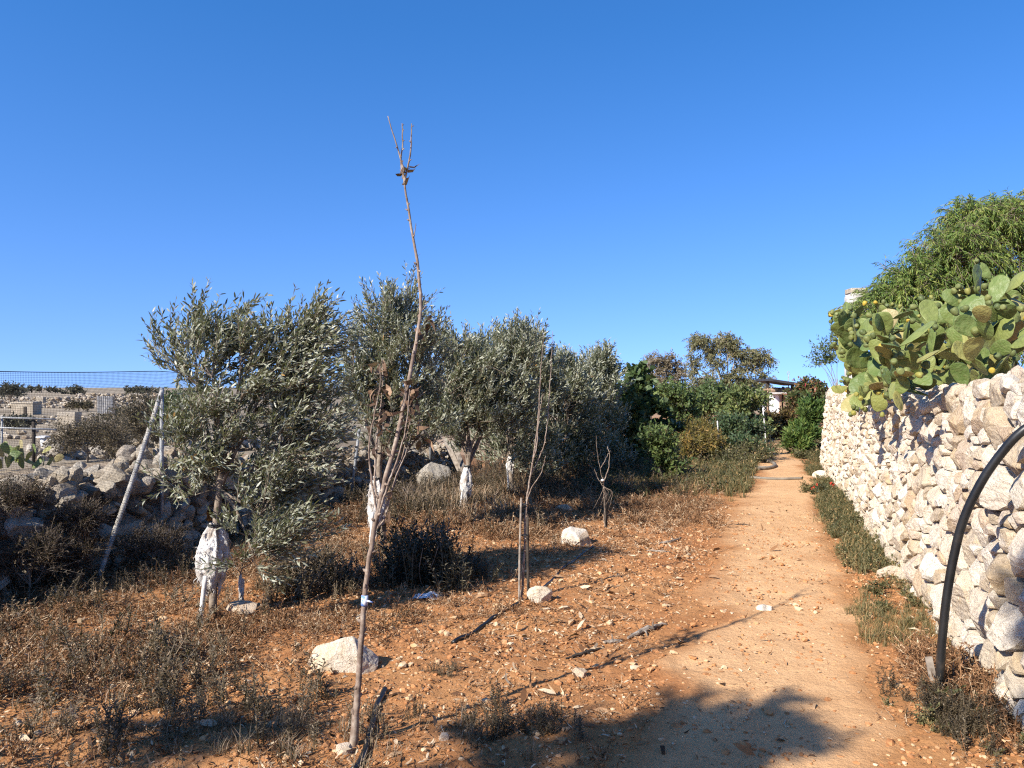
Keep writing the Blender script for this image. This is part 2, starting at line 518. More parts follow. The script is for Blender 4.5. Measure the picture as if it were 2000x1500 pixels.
def wall_curve():
    y = np.arange(-2.0, 16.2, 0.02)
    pts = np.stack([face_x(y), y], 1)
    h = math.atan2(0.9524, 0.3048); p = pts[-1].copy(); arc = []
    r = 0.8
    for k in range(int(1.45 * r / 0.02)):
        h -= 0.02 / r; p = p + 0.02 * np.array([math.cos(h), math.sin(h)]); arc.append(p.copy())
    for k in range(150):
        p = p + 0.02 * np.array([math.cos(h), math.sin(h)]); arc.append(p.copy())
    pts = np.concatenate([pts, arc])
    tg = nrm(np.gradient(pts, axis=0))
    return pts, np.stack([-tg[:, 1], tg[:, 0]], 1)
WP, WN = wall_curve()
WS = np.concatenate([[0], np.cumsum(np.linalg.norm(np.diff(WP, axis=0), axis=1))])
WH = 1.50
def wall_map(s, t):
    """unrolled wall (along, up and over the top) -> position and outward normal"""
    cx = np.interp(s, WS, WP[:, 0]); cy = np.interp(s, WS, WP[:, 1])
    nx = np.interp(s, WS, WN[:, 0]); ny = np.interp(s, WS, WN[:, 1])
    hs_ = 1.085 - 0.095 * sstep(3, 10, s) + 0.05 * vnoise(np.stack([s * 0.7, s * 0, s * 0 + 2], -1)) + 0.02 * vnoise(np.stack([s * 2.3, s * 0, s * 0 + 8], -1))
    ra = 0.14
    a = np.clip((t - WH) / ra, 0, np.pi / 2)
    over = np.maximum(0, t - WH - ra * np.pi / 2)
    inn = np.minimum(t, WH) * 0.10 + ra * (1 - np.cos(a)) + over
    z = np.minimum(t, WH) + ra * np.sin(a) - 0.02 * over
    bul = 0.05 * fbm(np.stack([s * 0.6, t * 0.9, s * 0 + 31], -1), 2)
    inn = inn - bul
    pos = np.stack([cx - nx * inn, cy - ny * inn, z * hs_], -1)
    nz = np.sin(a); nh = np.cos(a)
    return pos, np.stack([nx * nh, ny * nh, nz], -1)

def power_cells(pts, w, pad):
    """cells of a power diagram: one convex polygon each"""
    out = []
    for i in range(len(pts)):
        d = pts - pts[i]; dd = (d ** 2).sum(1); nb = np.argsort(dd)[1:26]
        poly = pts[i] + np.array([[-pad, -pad], [pad, -pad], [pad, pad], [-pad, pad]], float)
        for j in nb:
            n = d[j]; L2 = dd[j]
            c = 0.5 * (L2 + w[i] - w[j])
            sd = (poly - pts[i]) @ n - c
            if (sd <= 0).all(): continue
            if (sd > 0).all(): poly = None; break
            q = []
            for k in range(len(poly)):
                a, b = poly[k], poly[(k + 1) % len(poly)]; sa, sb = sd[k], sd[(k + 1) % len(poly)]
                if sa <= 0: q.append(a)
                if (sa <= 0) != (sb <= 0): q.append(a + (b - a) * sa / (sa - sb))
            poly = np.array(q)
        out.append(poly)
    return out

def build_stone_wall():
    rng = np.random.default_rng(11)
    s0, s1, t1 = 2.2, WS[-1] - 0.1, WH + 0.22 + 0.55
    asp = 1.3                                        # stones lie wider than tall
    cell = {}; P = []; RAD = []
    def far_k(s): return 1.0 - 0.42 * sstep(5.0, 15.0, s)
    def throw(n, rlo, rhi):
        for _ in range(n):
            s = rng.uniform(s0, s1); t = rng.uniform(-0.12, t1)
            r = rng.uniform(rlo, rhi) * far_k(s)
            if t > WH - 0.1: r *= 1.25
            if t < 0.5: r *= 1.12
            q = np.array([s, t * asp]); gi = (int(q[0] / 0.4), int(q[1] / 0.4)); ok = True
            for a in (-1, 0, 1):
                for b in (-1, 0, 1):
                    for k in cell.get((gi[0] + a, gi[1] + b), ()):
                        if np.hypot(*(P[k] - q)) < 0.92 * (r + RAD[k]): ok = False; break
                    if not ok: break
                if not ok: break
            if ok:
                cell.setdefault(gi, []).append(len(P)); P.append(q); RAD.append(r)
    throw(2800, 0.13, 0.185); throw(9000, 0.09, 0.14); throw(16000, 0.05, 0.075); throw(16000, 0.032, 0.042)
    P_ = np.array(P); RD = np.array(RAD)
    polys = power_cells(P_, RD ** 2, 0.5)
    mb = MB()
    RNG_BIG = np.array([0.10, 0.20, 0.30, 0.40, 0.50, 0.59, 0.68, 0.76, 0.83, 0.89, 0.94, 0.98, 1.0, 0.97]); RNG_SM = np.array([0.25, 0.48, 0.68, 0.83, 0.93, 1.0, 0.97])
    for k, poly in enumerate(polys):
        if poly is None or len(poly) < 3: continue
        c = P_[k]; q = poly - c
        if RD[k] < 0.06 and rng.random() < 0.10: continue      # open holes between the stones
        bigst = RD[k] > 0.06
        A = (52 if RD[k] > 0.1 else 36) if bigst else 22
        th = np.linspace(0, 2 * np.pi, A, endpoint=False); rings = RNG_BIG if bigst else RNG_SM
        # distance to the outline along each angle, corners rounded
        n2 = np.stack([-(np.roll(q, -1, 0) - q)[:, 1], (np.roll(q, -1, 0) - q)[:, 0]], 1)
        n2 = -nrm(n2); off = (n2 * q).sum(1)
        if (off <= 0).any(): continue
        dirs = np.stack([np.cos(th), np.sin(th)], 1)
        dn = dirs @ n2.T
        rd = np.where(dn > 1e-4, off[None] / np.maximum(dn, 1e-4), 9).min(1)
        rd = 0.17 * np.roll(rd, 1) + 0.66 * rd + 0.17 * np.roll(rd, -1)
        rd = rd * (1 + 0.07 * fbm(np.stack([np.cos(th) * 2 + k, np.sin(th) * 2, th * 0 + 3 * k], 1), 2))
        gap = 0.002 + 0.008 * rng.random()
        rd = np.maximum(rd * rng.uniform(0.96, 1.02) - gap, rd * 0.6)
        size = rd.mean()
        rg = rings[:, None]
        du = rg * rd[None] * np.cos(th)[None]; dv = rg * rd[None] * np.sin(th)[None]
        bul = size * rng.uniform(0.18, 0.40)
        h = bul * (1 - rg ** rng.uniform(4.0, 9.0)) + 0 * du
        tilt = rng.normal(0, 0.22, 2) + np.array([0, 0.06])
        h = h + (tilt[0] * du + tilt[1] * dv) * 0.9
        for _ in range(5):                          # broken facets
            a = rng.uniform(0, 2 * np.pi); sl = rng.uniform(0.15, 0.7)
            pl = bul * rng.uniform(0.6, 1.15) + sl * (np.cos(a) * du + np.sin(a) * dv)
            h = np.minimum(h, pl)
        o = rng.uniform(0, 99, 3)
        q3 = np.stack([du.ravel(), dv.ravel(), h.ravel()], 1)
        sa = rng.uniform(0, np.pi); str_ = np.stack([(q3[:, 0] * np.cos(sa) + q3[:, 1] * np.sin(sa)) * 5, (-q3[:, 0] * np.sin(sa) + q3[:, 1] * np.cos(sa)) * 34, q3[:, 2] * 8], 1)
        nz = (-np.abs(fbm(str_ + o, 3)) * 0.009 + fbm(q3 * 9 + o, 3) * 0.008 + np.abs(fbm(q3 * np.array([14, 30, 20.]) + o, 3)) * -0.006) * min(1.0, size / 0.1)
        h = h + nz.reshape(h.shape) * max(1.0, (size / 0.09)) ** 0.5
        h[-1] = -0.17; h[-2] = np.minimum(h[-2], -0.02) - 0.03
        h = h + rng.normal(0, 0.012)
        hc = bul + 0.0
        s = c[0] + du; t = (c[1] + dv) / asp
        ctr_h = h[0].mean() + 0.004
        s_ = np.concatenate([s.ravel(), [c[0]]]); t_ = np.concatenate([t.ravel(), [c[1] / asp]]); h_ = np.concatenate([h.ravel(), [ctr_h]])
        p, nn = wall_map(s_, t_)
        _, n0 = wall_map(np.array([c[0]]), np.array([c[1] / asp]))
        nn = nrm(nn * 0.4 + n0 * 0.6)
        v = p + nn * h_[:, None]
        nr = len(rings)
        i, j = np.meshgrid(np.arange(nr - 1), np.arange(A), indexing='ij'); j2 = (j + 1) % A
        f4 = np.stack([i * A + j, (i + 1) * A + j, (i + 1) * A + j2, i * A + j2], -1).reshape(-1, 4)
        jj = np.arange(A)
        f3 = np.stack([np.full(A, nr * A), jj, (jj + 1) % A], 1)
        mb.add2(v, f4, f3, rng.random())
    return mb

wt = thing('stone_wall', 'tall dry stone wall of pale limestone rubble along the right side of the path', 'wall', (face_x(8.0), 8.0, 0))
wt['kind'] = 'thing'
build_stone_wall().build('stones', M['stone'], wt, smooth=False)
ss = np.arange(2.0, WS[-1] - 0.05, 0.08); tt = np.arange(-0.15, WH + 0.8, 0.08)
S_, T_ = np.meshgrid(ss, tt)
p, n = wall_map(S_.ravel(), T_.ravel())
p = p - n * (0.10 + 0.03 * fbm(p * 6, 2))[:, None]
mb = MB(); nx_ = len(ss)
i, j = np.meshgrid(np.arange(len(tt) - 1), np.arange(nx_ - 1), indexing='ij')
mb.add(p, np.stack([i * nx_ + j, i * nx_ + j + 1, (i + 1) * nx_ + j + 1, (i + 1) * nx_ + j], -1).reshape(-1, 4))
mb.build('earth_filling', M['gap'], wt, smooth=True)

# ------------------------------------------------------------------ low rubble wall on the left
def rubble(rng, ya, yb, n, xf, width, height, size, sub=2, prof=None):
    """stones heaped along a line: bottom ones first, then the crest"""
    mb = MB()
    for k in range(n):
        y = rng.uniform(ya, yb); lev = rng.random() ** 0.8
        w = width * (1 - 0.62 * lev)
        off = rng.uniform(-w, w)
        x = xf(y) + off
        hh = height * (1 + 0.22 * math.sin(y * 1.7) + 0.15 * math.sin(y * 4.1))
        s = size * rng.uniform(0.5, 1.25) * (1.1 if lev > 0.75 else 0.95)
        v, f = rock(rng, (s * rng.uniform(0.9, 1.45), s * rng.uniform(0.8, 1.2), s * rng.uniform(0.6, 0.95)), sub, 10, 0.13, 0.3)
        z = hh * lev * (1 - 0.25 * (off / width) ** 2)
        mb.add(v + np.array([x, y, z + 0.0]), f, rng.random() * 0.85)
    return mb
rng = np.random.default_rng(5)
mb = MB()
def rub_h(y): return 0.80 - 0.26 * sstep(8.2, 10.5, y) + 0.06 * math.sin(y * 1.7) + 0.04 * math.sin(y * 4.1)
for k in range(2300):      # steep face of fitted stones, a loose crest of boulders
    y = 3.4 + 11.4 * rng.random() ** 1.15; h = rub_h(y); crest = rng.random() < 0.34
    s = rng.uniform(0.05, 0.105) * (1.0 if rng.random() < 0.8 else 1.4) * (1 - 0.25 * sstep(8, 13, y))
    if crest: x = rub_x(y) + rng.uniform(-0.42, 0.36); z = h + rng.uniform(-0.12, 0.05)
    else: z = rng.uniform(-0.05, h); x = rub_x(y) + 0.40 - 0.10 * z / h + rng.normal(0, 0.035)
    v, f = rock(rng, (s * rng.uniform(0.9, 1.5), s * rng.uniform(0.9, 1.4), s * rng.uniform(0.6, 0.95)), 3, 11, 0.12, 0.3)
    mb.add(v + [x, y, z], f, rng.random() * 0.85)
for (px, py, d, s) in ((70, 955, 6.9, 0.17), (172, 932, 7.2, 0.14), (125, 985, 6.5, 0.13), (225, 925, 7.3, 0.13), (290, 915, 7.7, 0.16), (55, 1030, 6.1, 0.15),
                       (110, 935, 7.4, 0.15), (335, 920, 8.1, 0.13), (205, 955, 7.0, 0.12), (20, 1000, 6.1, 0.15), (255, 950, 7.2, 0.11)):
    c = dp(px, py, d)
    v, f = rock(rng, (s * 1.2, s, s * 0.85), 4, 11, 0.10, 0.25)
    mb.add(v + c, f, rng.uniform(0.3, 0.8))
o = mb.build('rubble_wall', M['stone_old'], origin=(rub_x(8), 8, 0.0), smooth=False)
props(o, 'low rubble wall of loose boulders under the net fence on the left', 'wall', kind='thing')
mb = rubble(rng, 15.5, 24, 260, lambda y: -9.6 + (y - 15.5) * 0.55, 0.45, 0.32, 0.17, 2)
o = mb.build('rubble_wall', M['stone_old'], origin=(-8, 19, 0.2), smooth=False)
props(o, 'broken row of pale field stones beyond the net fence behind the boulders', 'wall', kind='thing')
# ================================================================== plants
M['bark'] = noise_mat('grey_bark', [(0.3, (0.10, 0.075, 0.055)), (0.5, (0.20, 0.155, 0.115)), (0.7, (0.30, 0.245, 0.19))], 18, 0.9, 0.6, 60, 0.006)
M['bark_young'] = noise_mat('young_bark', [(0.3, (0.12, 0.085, 0.062)), (0.5, (0.225, 0.165, 0.125)), (0.7, (0.36, 0.30, 0.24))], 30, 0.8, 0.4, 90, 0.003)
M['bark_pale'] = noise_mat('pale_bark', [(0.3, (0.22, 0.17, 0.13)), (0.7, (0.50, 0.43, 0.36))], 3, 0.85, 0.3, 20, 0.01)
M['olive_leaf'] = leaf_mat('olive_leaf', [(0.0, (0.075, 0.084, 0.044)), (0.45, (0.145, 0.155, 0.085)), (0.8, (0.235, 0.24, 0.14)), (0.97, (0.27, 0.25, 0.12)), (1.0, (0.38, 0.22, 0.07))],
                           back=(0.38, 0.38, 0.29), trans=0.24, rough=0.45, spec=0.45)
M['acacia_leaf'] = leaf_mat('acacia_leaf', [(0.0, (0.066, 0.118, 0.028)), (0.5, (0.15, 0.225, 0.048)), (1.0, (0.33, 0.35, 0.08))], trans=0.38)
M['gum_leaf'] = leaf_mat('gum_leaf', [(0.0, (0.082, 0.084, 0.036)), (0.5, (0.155, 0.15, 0.066)), (1.0, (0.28, 0.22, 0.10))], trans=0.2)
M['gum_dry'] = leaf_mat('dry_gum_leaf', [(0.0, (0.10, 0.075, 0.045)), (0.5, (0.185, 0.145, 0.09)), (1.0, (0.27, 0.20, 0.13))], trans=0.2)
M['fig_leaf'] = leaf_mat('fig_leaf', [(0.0, (0.034, 0.056, 0.018)), (0.6, (0.070, 0.108, 0.034)), (1.0, (0.14, 0.175, 0.05))], trans=0.2)
M['citrus_leaf'] = leaf_mat('citrus_leaf', [(0.0, (0.048, 0.076, 0.022)), (0.6, (0.10, 0.142, 0.04)), (1.0, (0.22, 0.24, 0.07))], trans=0.28)
M['weed_green'] = leaf_mat('green_weed', [(0.0, (0.036, 0.038, 0.015)), (0.4, (0.086, 0.088, 0.036)), (0.68, (0.16, 0.142, 0.062)), (0.86, (0.25, 0.19, 0.085)), (1.0, (0.37, 0.23, 0.10))], trans=0.25)
M['weed_dark'] = leaf_mat('grey_green_weed', [(0.0, (0.036, 0.026, 0.015)), (0.4, (0.088, 0.066, 0.038)), (0.75, (0.165, 0.122, 0.072)), (0.9, (0.23, 0.155, 0.09)), (1.0, (0.31, 0.225, 0.15))], trans=0.12)
M['weed_dry'] = leaf_mat('dry_weed', [(0.0, (0.060, 0.032, 0.018)), (0.3, (0.16, 0.078, 0.038)), (0.6, (0.28, 0.145, 0.070)), (0.82, (0.40, 0.26, 0.15)), (1.0, (0.55, 0.43, 0.29))], trans=0.12, rough=0.8, spec=0.15)
M['dead_leaf'] = leaf_mat('dead_leaf', [(0.0, (0.045, 0.022, 0.013)), (0.5, (0.10, 0.055, 0.032)), (1.0, (0.30, 0.19, 0.115))], trans=0.15, rough=0.7)
M['bloom'] = leaf_mat('bougainvillea_leaf', [(0.0, (0.03, 0.05, 0.015)), (0.5, (0.09, 0.10, 0.03)), (0.62, (0.22, 0.11, 0.05)), (0.9, (0.26, 0.07, 0.045)), (1.0, (0.42, 0.05, 0.07))], trans=0.25)

def lobes_px(spec, d):
    """crown lobes: (px, py, depth offset, half width px, half height px, half depth m, weight)"""
    out = []
    for px, py, dd, rx, ry, rd, w in spec:
        c = dp(px, py, d + dd)
        out.append((c, np.array([rx / FPX * (d + dd), rd, ry / FPX * (d + dd)]), w))
    return out

def grow(rng, trunk, tr, lobes, n_main, n_shoot, n_twig, n_leaf, leaf, up=0.5, wind=(0.25, 0, 0), spread=0.6,
         twig_len=(0.12, 0.3), droop=0.0, shoot_back=0.6, ang=0.75, curl=0.15, tint=(0.5, 0.22), wood_sides=6, twig_wood=True, shell=0.5, jit=0.6, fork=0.55):
    """trunk -> main limbs -> shoots -> twigs -> leaves, filling the given lobes; returns wood and leaf geometry"""
    wood, leaf_mb = MB(), MB()
    trunk = np.asarray(trunk, float)
    top = trunk[-1]
    tp = curve(trunk, 10); tube(wood, tp, [tr, tr * 0.85, tr * 0.75], wood_sides + 2)
    W = np.array([l[2] for l in lobes], float); W /= W.sum()
    def pick(shell_):
        c, r, _ = lobes[rng.choice(len(lobes), p=W)]
        v = nrm(rng.normal(size=3)) * rng.random() ** shell_
        return c + v * r, c
    mains = []
    for k in range(n_main):
        if k < len(lobes): e = lobes[k][0] + rng.normal(size=3) * lobes[k][1] * 0.25
        else: e, _ = pick(0.6)
        f = rng.uniform(fork, 1.0); st = tp[int(f * 9)]
        m = st + (e - st) * 0.45 + np.array([0, 0, 0.12]) * np.linalg.norm(e - st) + rng.normal(size=3) * 0.04
        c = curve([st, m, e], 9); tube(wood, c, [tr * 0.5, tr * 0.32, tr * 0.13], wood_sides)
        mains.append(c)
    MP = np.concatenate([m for m in mains] + [tp[6:]])
    wind = np.array(wind, float)
    BL, DL, TT = [], [], []
    for k in range(n_shoot):
        e, c = pick(shell)
        dd = np.linalg.norm(MP - e, axis=1) + 0.5 * np.maximum(0, MP[:, 2] - e[2] + 0.05) + rng.random(len(MP)) * 0.12
        st = MP[np.argmin(dd)]
        ln = np.linalg.norm(e - st)
        m = st + (e - st) * 0.5 + np.array([0, 0, 0.10 - droop * 0.3]) * ln + rng.normal(size=3) * 0.06 * ln
        cv = curve([st, m, e], 8)
        tube(wood, cv, [tr * 0.16, tr * 0.1, tr * 0.045], max(3, wood_sides - 2), cap=False)
        sd = nrm(cv[-1] - cv[-3] + 1e-6)
        stint = rng.normal(tint[0], tint[1] * 0.6)
        for q in range(n_twig):
            f = 1 - shoot_back * rng.random() ** 1.2
            b = cv[int(round(f * 7))] + rng.normal(size=3) * 0.012
            d = sd * 0.7 + np.array([0, 0, up]) + wind + rng.normal(size=3) * spread
            if q == 0: b = e; d = sd + np.array([0, 0, up]) + wind
            d = nrm(d); L = rng.uniform(*twig_len)
            u = np.linspace(0, 1, 5)[:, None]
            tw = b + d * L * u + (np.array([0, 0, -droop]) + wind * 0.3) * L * u * u
            if twig_wood: tube(wood, tw, [tr * 0.05 + 0.001, 0.0008], 3, cap=False)
            uu = (np.arange(n_leaf) + rng.random(n_leaf) * 0.5) / n_leaf
            BL.append(np.stack([np.interp(uu, u[:, 0], tw[:, a]) for a in range(3)], 1))
            td = nrm(np.stack([np.interp(uu, u[:, 0], np.gradient(tw[:, a])) for a in range(3)], 1))
            ax = nrm(np.cross(td, nrm(rng.normal(size=3)))); bx = np.cross(td, ax)
            ph = np.arange(n_leaf) * np.pi + (np.arange(n_leaf) // 2) * (np.pi / 2) + rng.normal(size=n_leaf) * 0.4
            side = np.cos(ph)[:, None] * ax + np.sin(ph)[:, None] * bx
            DL.append(td * math.cos(ang) + side * math.sin(ang) + np.array([0, 0, -droop * 0.9]) + rng.normal(size=(n_leaf, 3)) * 0.2 * jit)
            TT.append(stint + rng.normal(size=n_leaf) * tint[1])
    B = np.concatenate(BL); D = np.concatenate(DL); T = np.clip(np.concatenate(TT), 0, 1)
    nn = rng.normal(size=B.shape) + np.array([0, 0, 1.0])
    Ls = leaf[0] * rng.uniform(0.7, 1.2, len(B)); Ws = leaf[1] * rng.uniform(0.8, 1.2, len(B))
    leaves(leaf_mb, B, D, nn, Ls, Ws, T, curl * rng.normal(1, 0.8, len(B)))
    return wood, leaf_mb

def tree(rng, name, label, cat, base, trunk, tr, lobes, bark, leafm, group=None, **kw):
    t = thing(name, label, cat, base, group)
    w, l = grow(rng, trunk, tr, lobes, **kw)
    w.build('trunk', bark, t, smooth=True)
    l.build('crown', leafm, t)
    return t

# ---------------------------------------------------------------- olive trees, trunks wrapped in fleece
M['fleece'] = noise_mat('white_fleece', [(0.30, (0.24, 0.19, 0.15)), (0.45, (0.45, 0.41, 0.37)), (0.68, (0.64, 0.62, 0.60))], 13, 0.95, 0.8, 45, 0.02)
M['cord'] = noise_mat('dark_cord', [(0.3, (0.02, 0.02, 0.02)), (0.7, (0.06, 0.06, 0.055))], 60, 0.8, 0)
M['stake'] = noise_mat('pale_stake', [(0.32, (0.10, 0.075, 0.05)), (0.42, (0.50, 0.47, 0.43)), (0.7, (0.72, 0.70, 0.66))], 14, 0.8, 0.4, 50, 0.004)
M['wood_grey'] = noise_mat('grey_wood', [(0.3, (0.13, 0.10, 0.075)), (0.7, (0.34, 0.29, 0.24))], 22, 0.9, 0.4, 60, 0.004)
M['wood_dark'] = noise_mat('dark_wood', [(0.3, (0.025, 0.02, 0.016)), (0.7, (0.075, 0.06, 0.048))], 22, 0.9, 0.4, 60, 0.004)

def fleece(rng, t, top, bot, w, squash=1.0):
    """a tuft of wool tied round the trunk: narrow at the cord, flaring to a ragged hem"""
    mb = MB(); A, K = 56, 44
    top = np.asarray(top, float); bot = np.asarray(bot, float)
    a = np.linspace(0, 2 * np.pi, A, endpoint=False); u = np.linspace(0, 1, K)
    prof = np.interp(u, [0, 0.04, 0.14, 0.35, 0.6, 0.8, 0.93, 1], np.array([0.30, 0.36, 0.62, 0.9, 1.0, 0.86, 0.62, 0.42]))
    o = rng.uniform(0, 50, 3)
    Ag, Ug = np.meshgrid(a, u)
    ln = np.linalg.norm(top - bot)
    q = np.stack([np.cos(Ag).ravel() * 1.9, np.sin(Ag).ravel() * 1.9, Ug.ravel() * 1.5], 1)
    r = w * np.repeat(prof, A) * (1 + 0.60 * fbm(q + o, 2)) + w * (0.30 * np.abs(fbm(q * 3 + o, 3)) - 0.1) + w * 0.12 * fbm(q * 9 + o, 2)
    hem = 1 + 0.30 * fbm(np.stack([np.cos(Ag).ravel() * 2.2, np.sin(Ag).ravel() * 2.2, Ag.ravel() * 0], 1) + o, 3) * Ug.ravel() ** 3
    p = top + (bot - top) * (Ug.ravel() * hem)[:, None] + np.stack([np.cos(Ag).ravel() * r, np.sin(Ag).ravel() * r * squash, 0 * r], 1)
    i, j = np.meshgrid(np.arange(K - 1), np.arange(A), indexing='ij'); j2 = (j + 1) % A
    mb.add(p, np.stack([i * A + j, (i + 1) * A + j, (i + 1) * A + j2, i * A + j2], -1).reshape(-1, 4))
    # loose locks of wool
    idx = rng.integers(A * 5, A * K, 260)
    cen = top + (bot - top) * Ug.ravel()[idx][:, None]
    out = nrm(p[idx] - cen)
    for k in range(len(idx)):
        L = ln * rng.uniform(0.03, 0.12)
        d = nrm(out[k] * 0.30 + np.array([0, 0, -0.9]) + rng.normal(size=3) * 0.4)
        e = p[idx[k]] - out[k] * 0.004
        tube(mb, np.array([e, e + d * L * 0.5 + out[k] * L * 0.2, e + d * L]), [w * 0.03, w * 0.022, w * 0.004], 4, cap=False)
    f = mb.build('fleece_wrap', M['fleece'], t, smooth=True)
    c = MB()
    th = np.linspace(0, 2 * np.pi, 25)
    for dz in (0.0, 0.012):
        z = top + (bot - top) * 0.05 + np.array([0, 0, dz])
        tube(c, np.stack([z[0] + np.cos(th) * w * 0.47, z[1] + np.sin(th) * w * 0.47 * squash, z[2] + 0 * th], 1), 0.006, 5, cap=False)
    cc = c.build('tie_cord', M['cord'], f, smooth=True)
    return f

def stake(px0, py0, px1, py1, d, r, label, mat, name='stake', lean=0.0, group=None):
    a = dp(px0, py0, d); a[2] = gz(a[0], a[1])[0] - 0.04; b = dp(px1, py1, d + lean)
    mb = MB(); rng_ = np.random.default_rng(int(px0))
    c = curve([a, (a + b) / 2 + rng_.normal(size=3) * 0.006, b], 7); tube(mb, c, [r, r * 0.9], 7)
    o = mb.build(name, mat, origin=a, smooth=True)
    return props(o, label, 'stake', group)

rng = np.random.default_rng(21)
G_OL = 'olive trees in a row left of the path'
olive_kw = dict(leaf=(0.053, 0.0118), up=0.62, wind=(0.38, 0.05, 0.0), spread=0.30, twig_len=(0.15, 0.33), ang=0.52, jit=1.0, tint=(0.42, 0.2))
# nearest olive
b = gp2(416, 1208); d = b[1]
T = tree(rng, 'olive_tree', 'nearest olive tree, its broad windswept crown above a ragged skirt of white fleece', 'tree', b,
         [b - [0, 0, 0.05], dp(418, 1120, d), dp(424, 1000, d), dp(434, 920, d), dp(430, 830, d)], 0.030,
         lobes_px([(362, 690, 0.0, 82, 82, 0.30, 1.0), (578, 700, 0.1, 66, 85, 0.30, 1.0), (600, 655, 0.1, 30, 40, 0.2, 0.25), (470, 725, -.05, 95, 75, 0.3, 1.1), (430, 665, .1, 45, 50, .25, .35), (470, 790, 0.0, 135, 90, 0.40, 1.7), (585, 790, 0.1, 75, 95, 0.33, 1.0),
                   (555, 905, 0.0, 110, 95, 0.36, 1.5), (540, 1015, -0.1, 95, 85, 0.30, 1.2), (505, 930, -.1, 60, 70, .3, .7), (510, 1090, -.1, 60, 50, .22, .4), (385, 870, -0.1, 70, 70, 0.26, 0.8), (355, 940, 0, 50, 40, 0.18, 0.25)], d),
         M['bark'], M['olive_leaf'], G_OL, n_main=16, n_shoot=230, n_twig=9, n_leaf=14, fork=0.7, shell=0.42, **olive_kw)
fleece(rng, T, dp(421, 1020, d), dp(419, 1150, d), 0.098)
stake(390, 1217, 402, 1125, d - 0.12, 0.017, 'short white stake beside the trunk of the nearest olive tree', M['stake'])

# second olive, behind the bare sapling
d = 8.0
b = dp(752, 1056, d); b[2] = 0
T = tree(rng, 'olive_tree', 'second olive tree, seen through the tall bare sapling, white fleece low on its trunk', 'tree', b,
         [b - [0, 0, 0.05], dp(744, 1000, d), dp(740, 930, d), dp(742, 880, d)], 0.035,
         lobes_px([(770, 625, 0, 70, 76, 0.45, 1.0), (735, 700, 0, 85, 75, 0.5, 1.0), (810, 700, 0, 70, 80, 0.5, 1.0), (745, 790, 0, 100, 65, 0.5, 1.2), (830, 800, 0, 50, 70, 0.5, 0.7), (775, 860, .1, 80, 50, 0.4, 0.5), (700, 760, 0, 50, 60, 0.4, 0.6)], d),
         M['bark'], M['olive_leaf'], G_OL, n_main=9, n_shoot=240, n_twig=9, n_leaf=14, **{**olive_kw, 'wind': (0.12, 0, 0), 'up': 1.0})
fleece(rng, T, dp(735, 930, d), dp(733, 1035, d), 0.092)
stake(722, 1062, 728, 1000, d - 0.15, 0.018, 'white stake under the fleece of the second olive tree', M['stake'])

# third olive
d = 9.9
b = dp(908, 1003, d); b[2] = 0
T = tree(rng, 'olive_tree', 'third olive tree from the left, a small round tuft of fleece on its trunk', 'tree', b,
         [b - [0, 0, 0.05], dp(911, 960, d), dp(916, 900, d), dp(920, 860, d)], 0.035,
         lobes_px([(925, 712, 0, 52, 66, 0.6, 1.0), (870, 740, 0, 52, 95, 0.55, 1.0), (880, 830, .2, 60, 55, 0.5, 0.6), (1020, 698, .3, 40, 70, 0.5, 0.9), (960, 770, 0, 85, 75, 0.7, 1.4), (905, 830, 0, 70, 55, 0.6, 0.8), (1010, 810, .2, 60, 70, 0.6, 0.8)], d),
         M['bark'], M['olive_leaf'], G_OL, n_main=9, n_shoot=300, n_twig=9, n_leaf=13, **{**olive_kw, 'leaf': (0.062, 0.0145), 'wind': (0.08, 0, 0), 'up': 1.1})
fleece(rng, T, dp(912, 908, d), dp(911, 970, d), 0.078)
stake(897, 1006, 904, 955, d - 0.12, 0.016, 'thin pale stake leaning by the fleece of the third olive tree', M['stake'])

# fourth olive
d = 11.6
b = dp(999, 968, d); b[2] = 0
T = tree(rng, 'olive_tree', 'fourth olive tree, narrow top rising above the third, its wrapped trunk in the shade', 'tree', b,
         [b - [0, 0, 0.05], dp(998, 920, d), dp(998, 870, d), dp(1000, 840, d)], 0.04,
         lobes_px([(1024, 692, 0, 40, 58, 0.5, 0.9), (970, 700, 0, 45, 60, .5, .7), (1000, 730, 0, 62, 75, 0.7, 1.2), (1060, 760, 0, 55, 75, 0.7, 1.0), (1010, 830, 0, 75, 60, 0.7, 1.0), (1040, 890, 0, 70, 50, 0.7, 0.8), (960, 870, 0.4, 50, 40, 0.6, 0.6), (960, 740, .2, 45, 75, .6, .8)], d),
         M['bark'], M['olive_leaf'], G_OL, n_main=8, n_shoot=250, n_twig=9, n_leaf=12, **{**olive_kw, 'leaf': (0.068, 0.017), 'wind': (0.08, 0, 0), 'up': 1.1})
fleece(rng, T, dp(998, 888, d), dp(997, 922, d), 0.07)
stake(993, 972, 990, 905, d - 0.14, 0.014, 'thin pale stake at the wrapped trunk of the fourth olive tree', M['stake'])

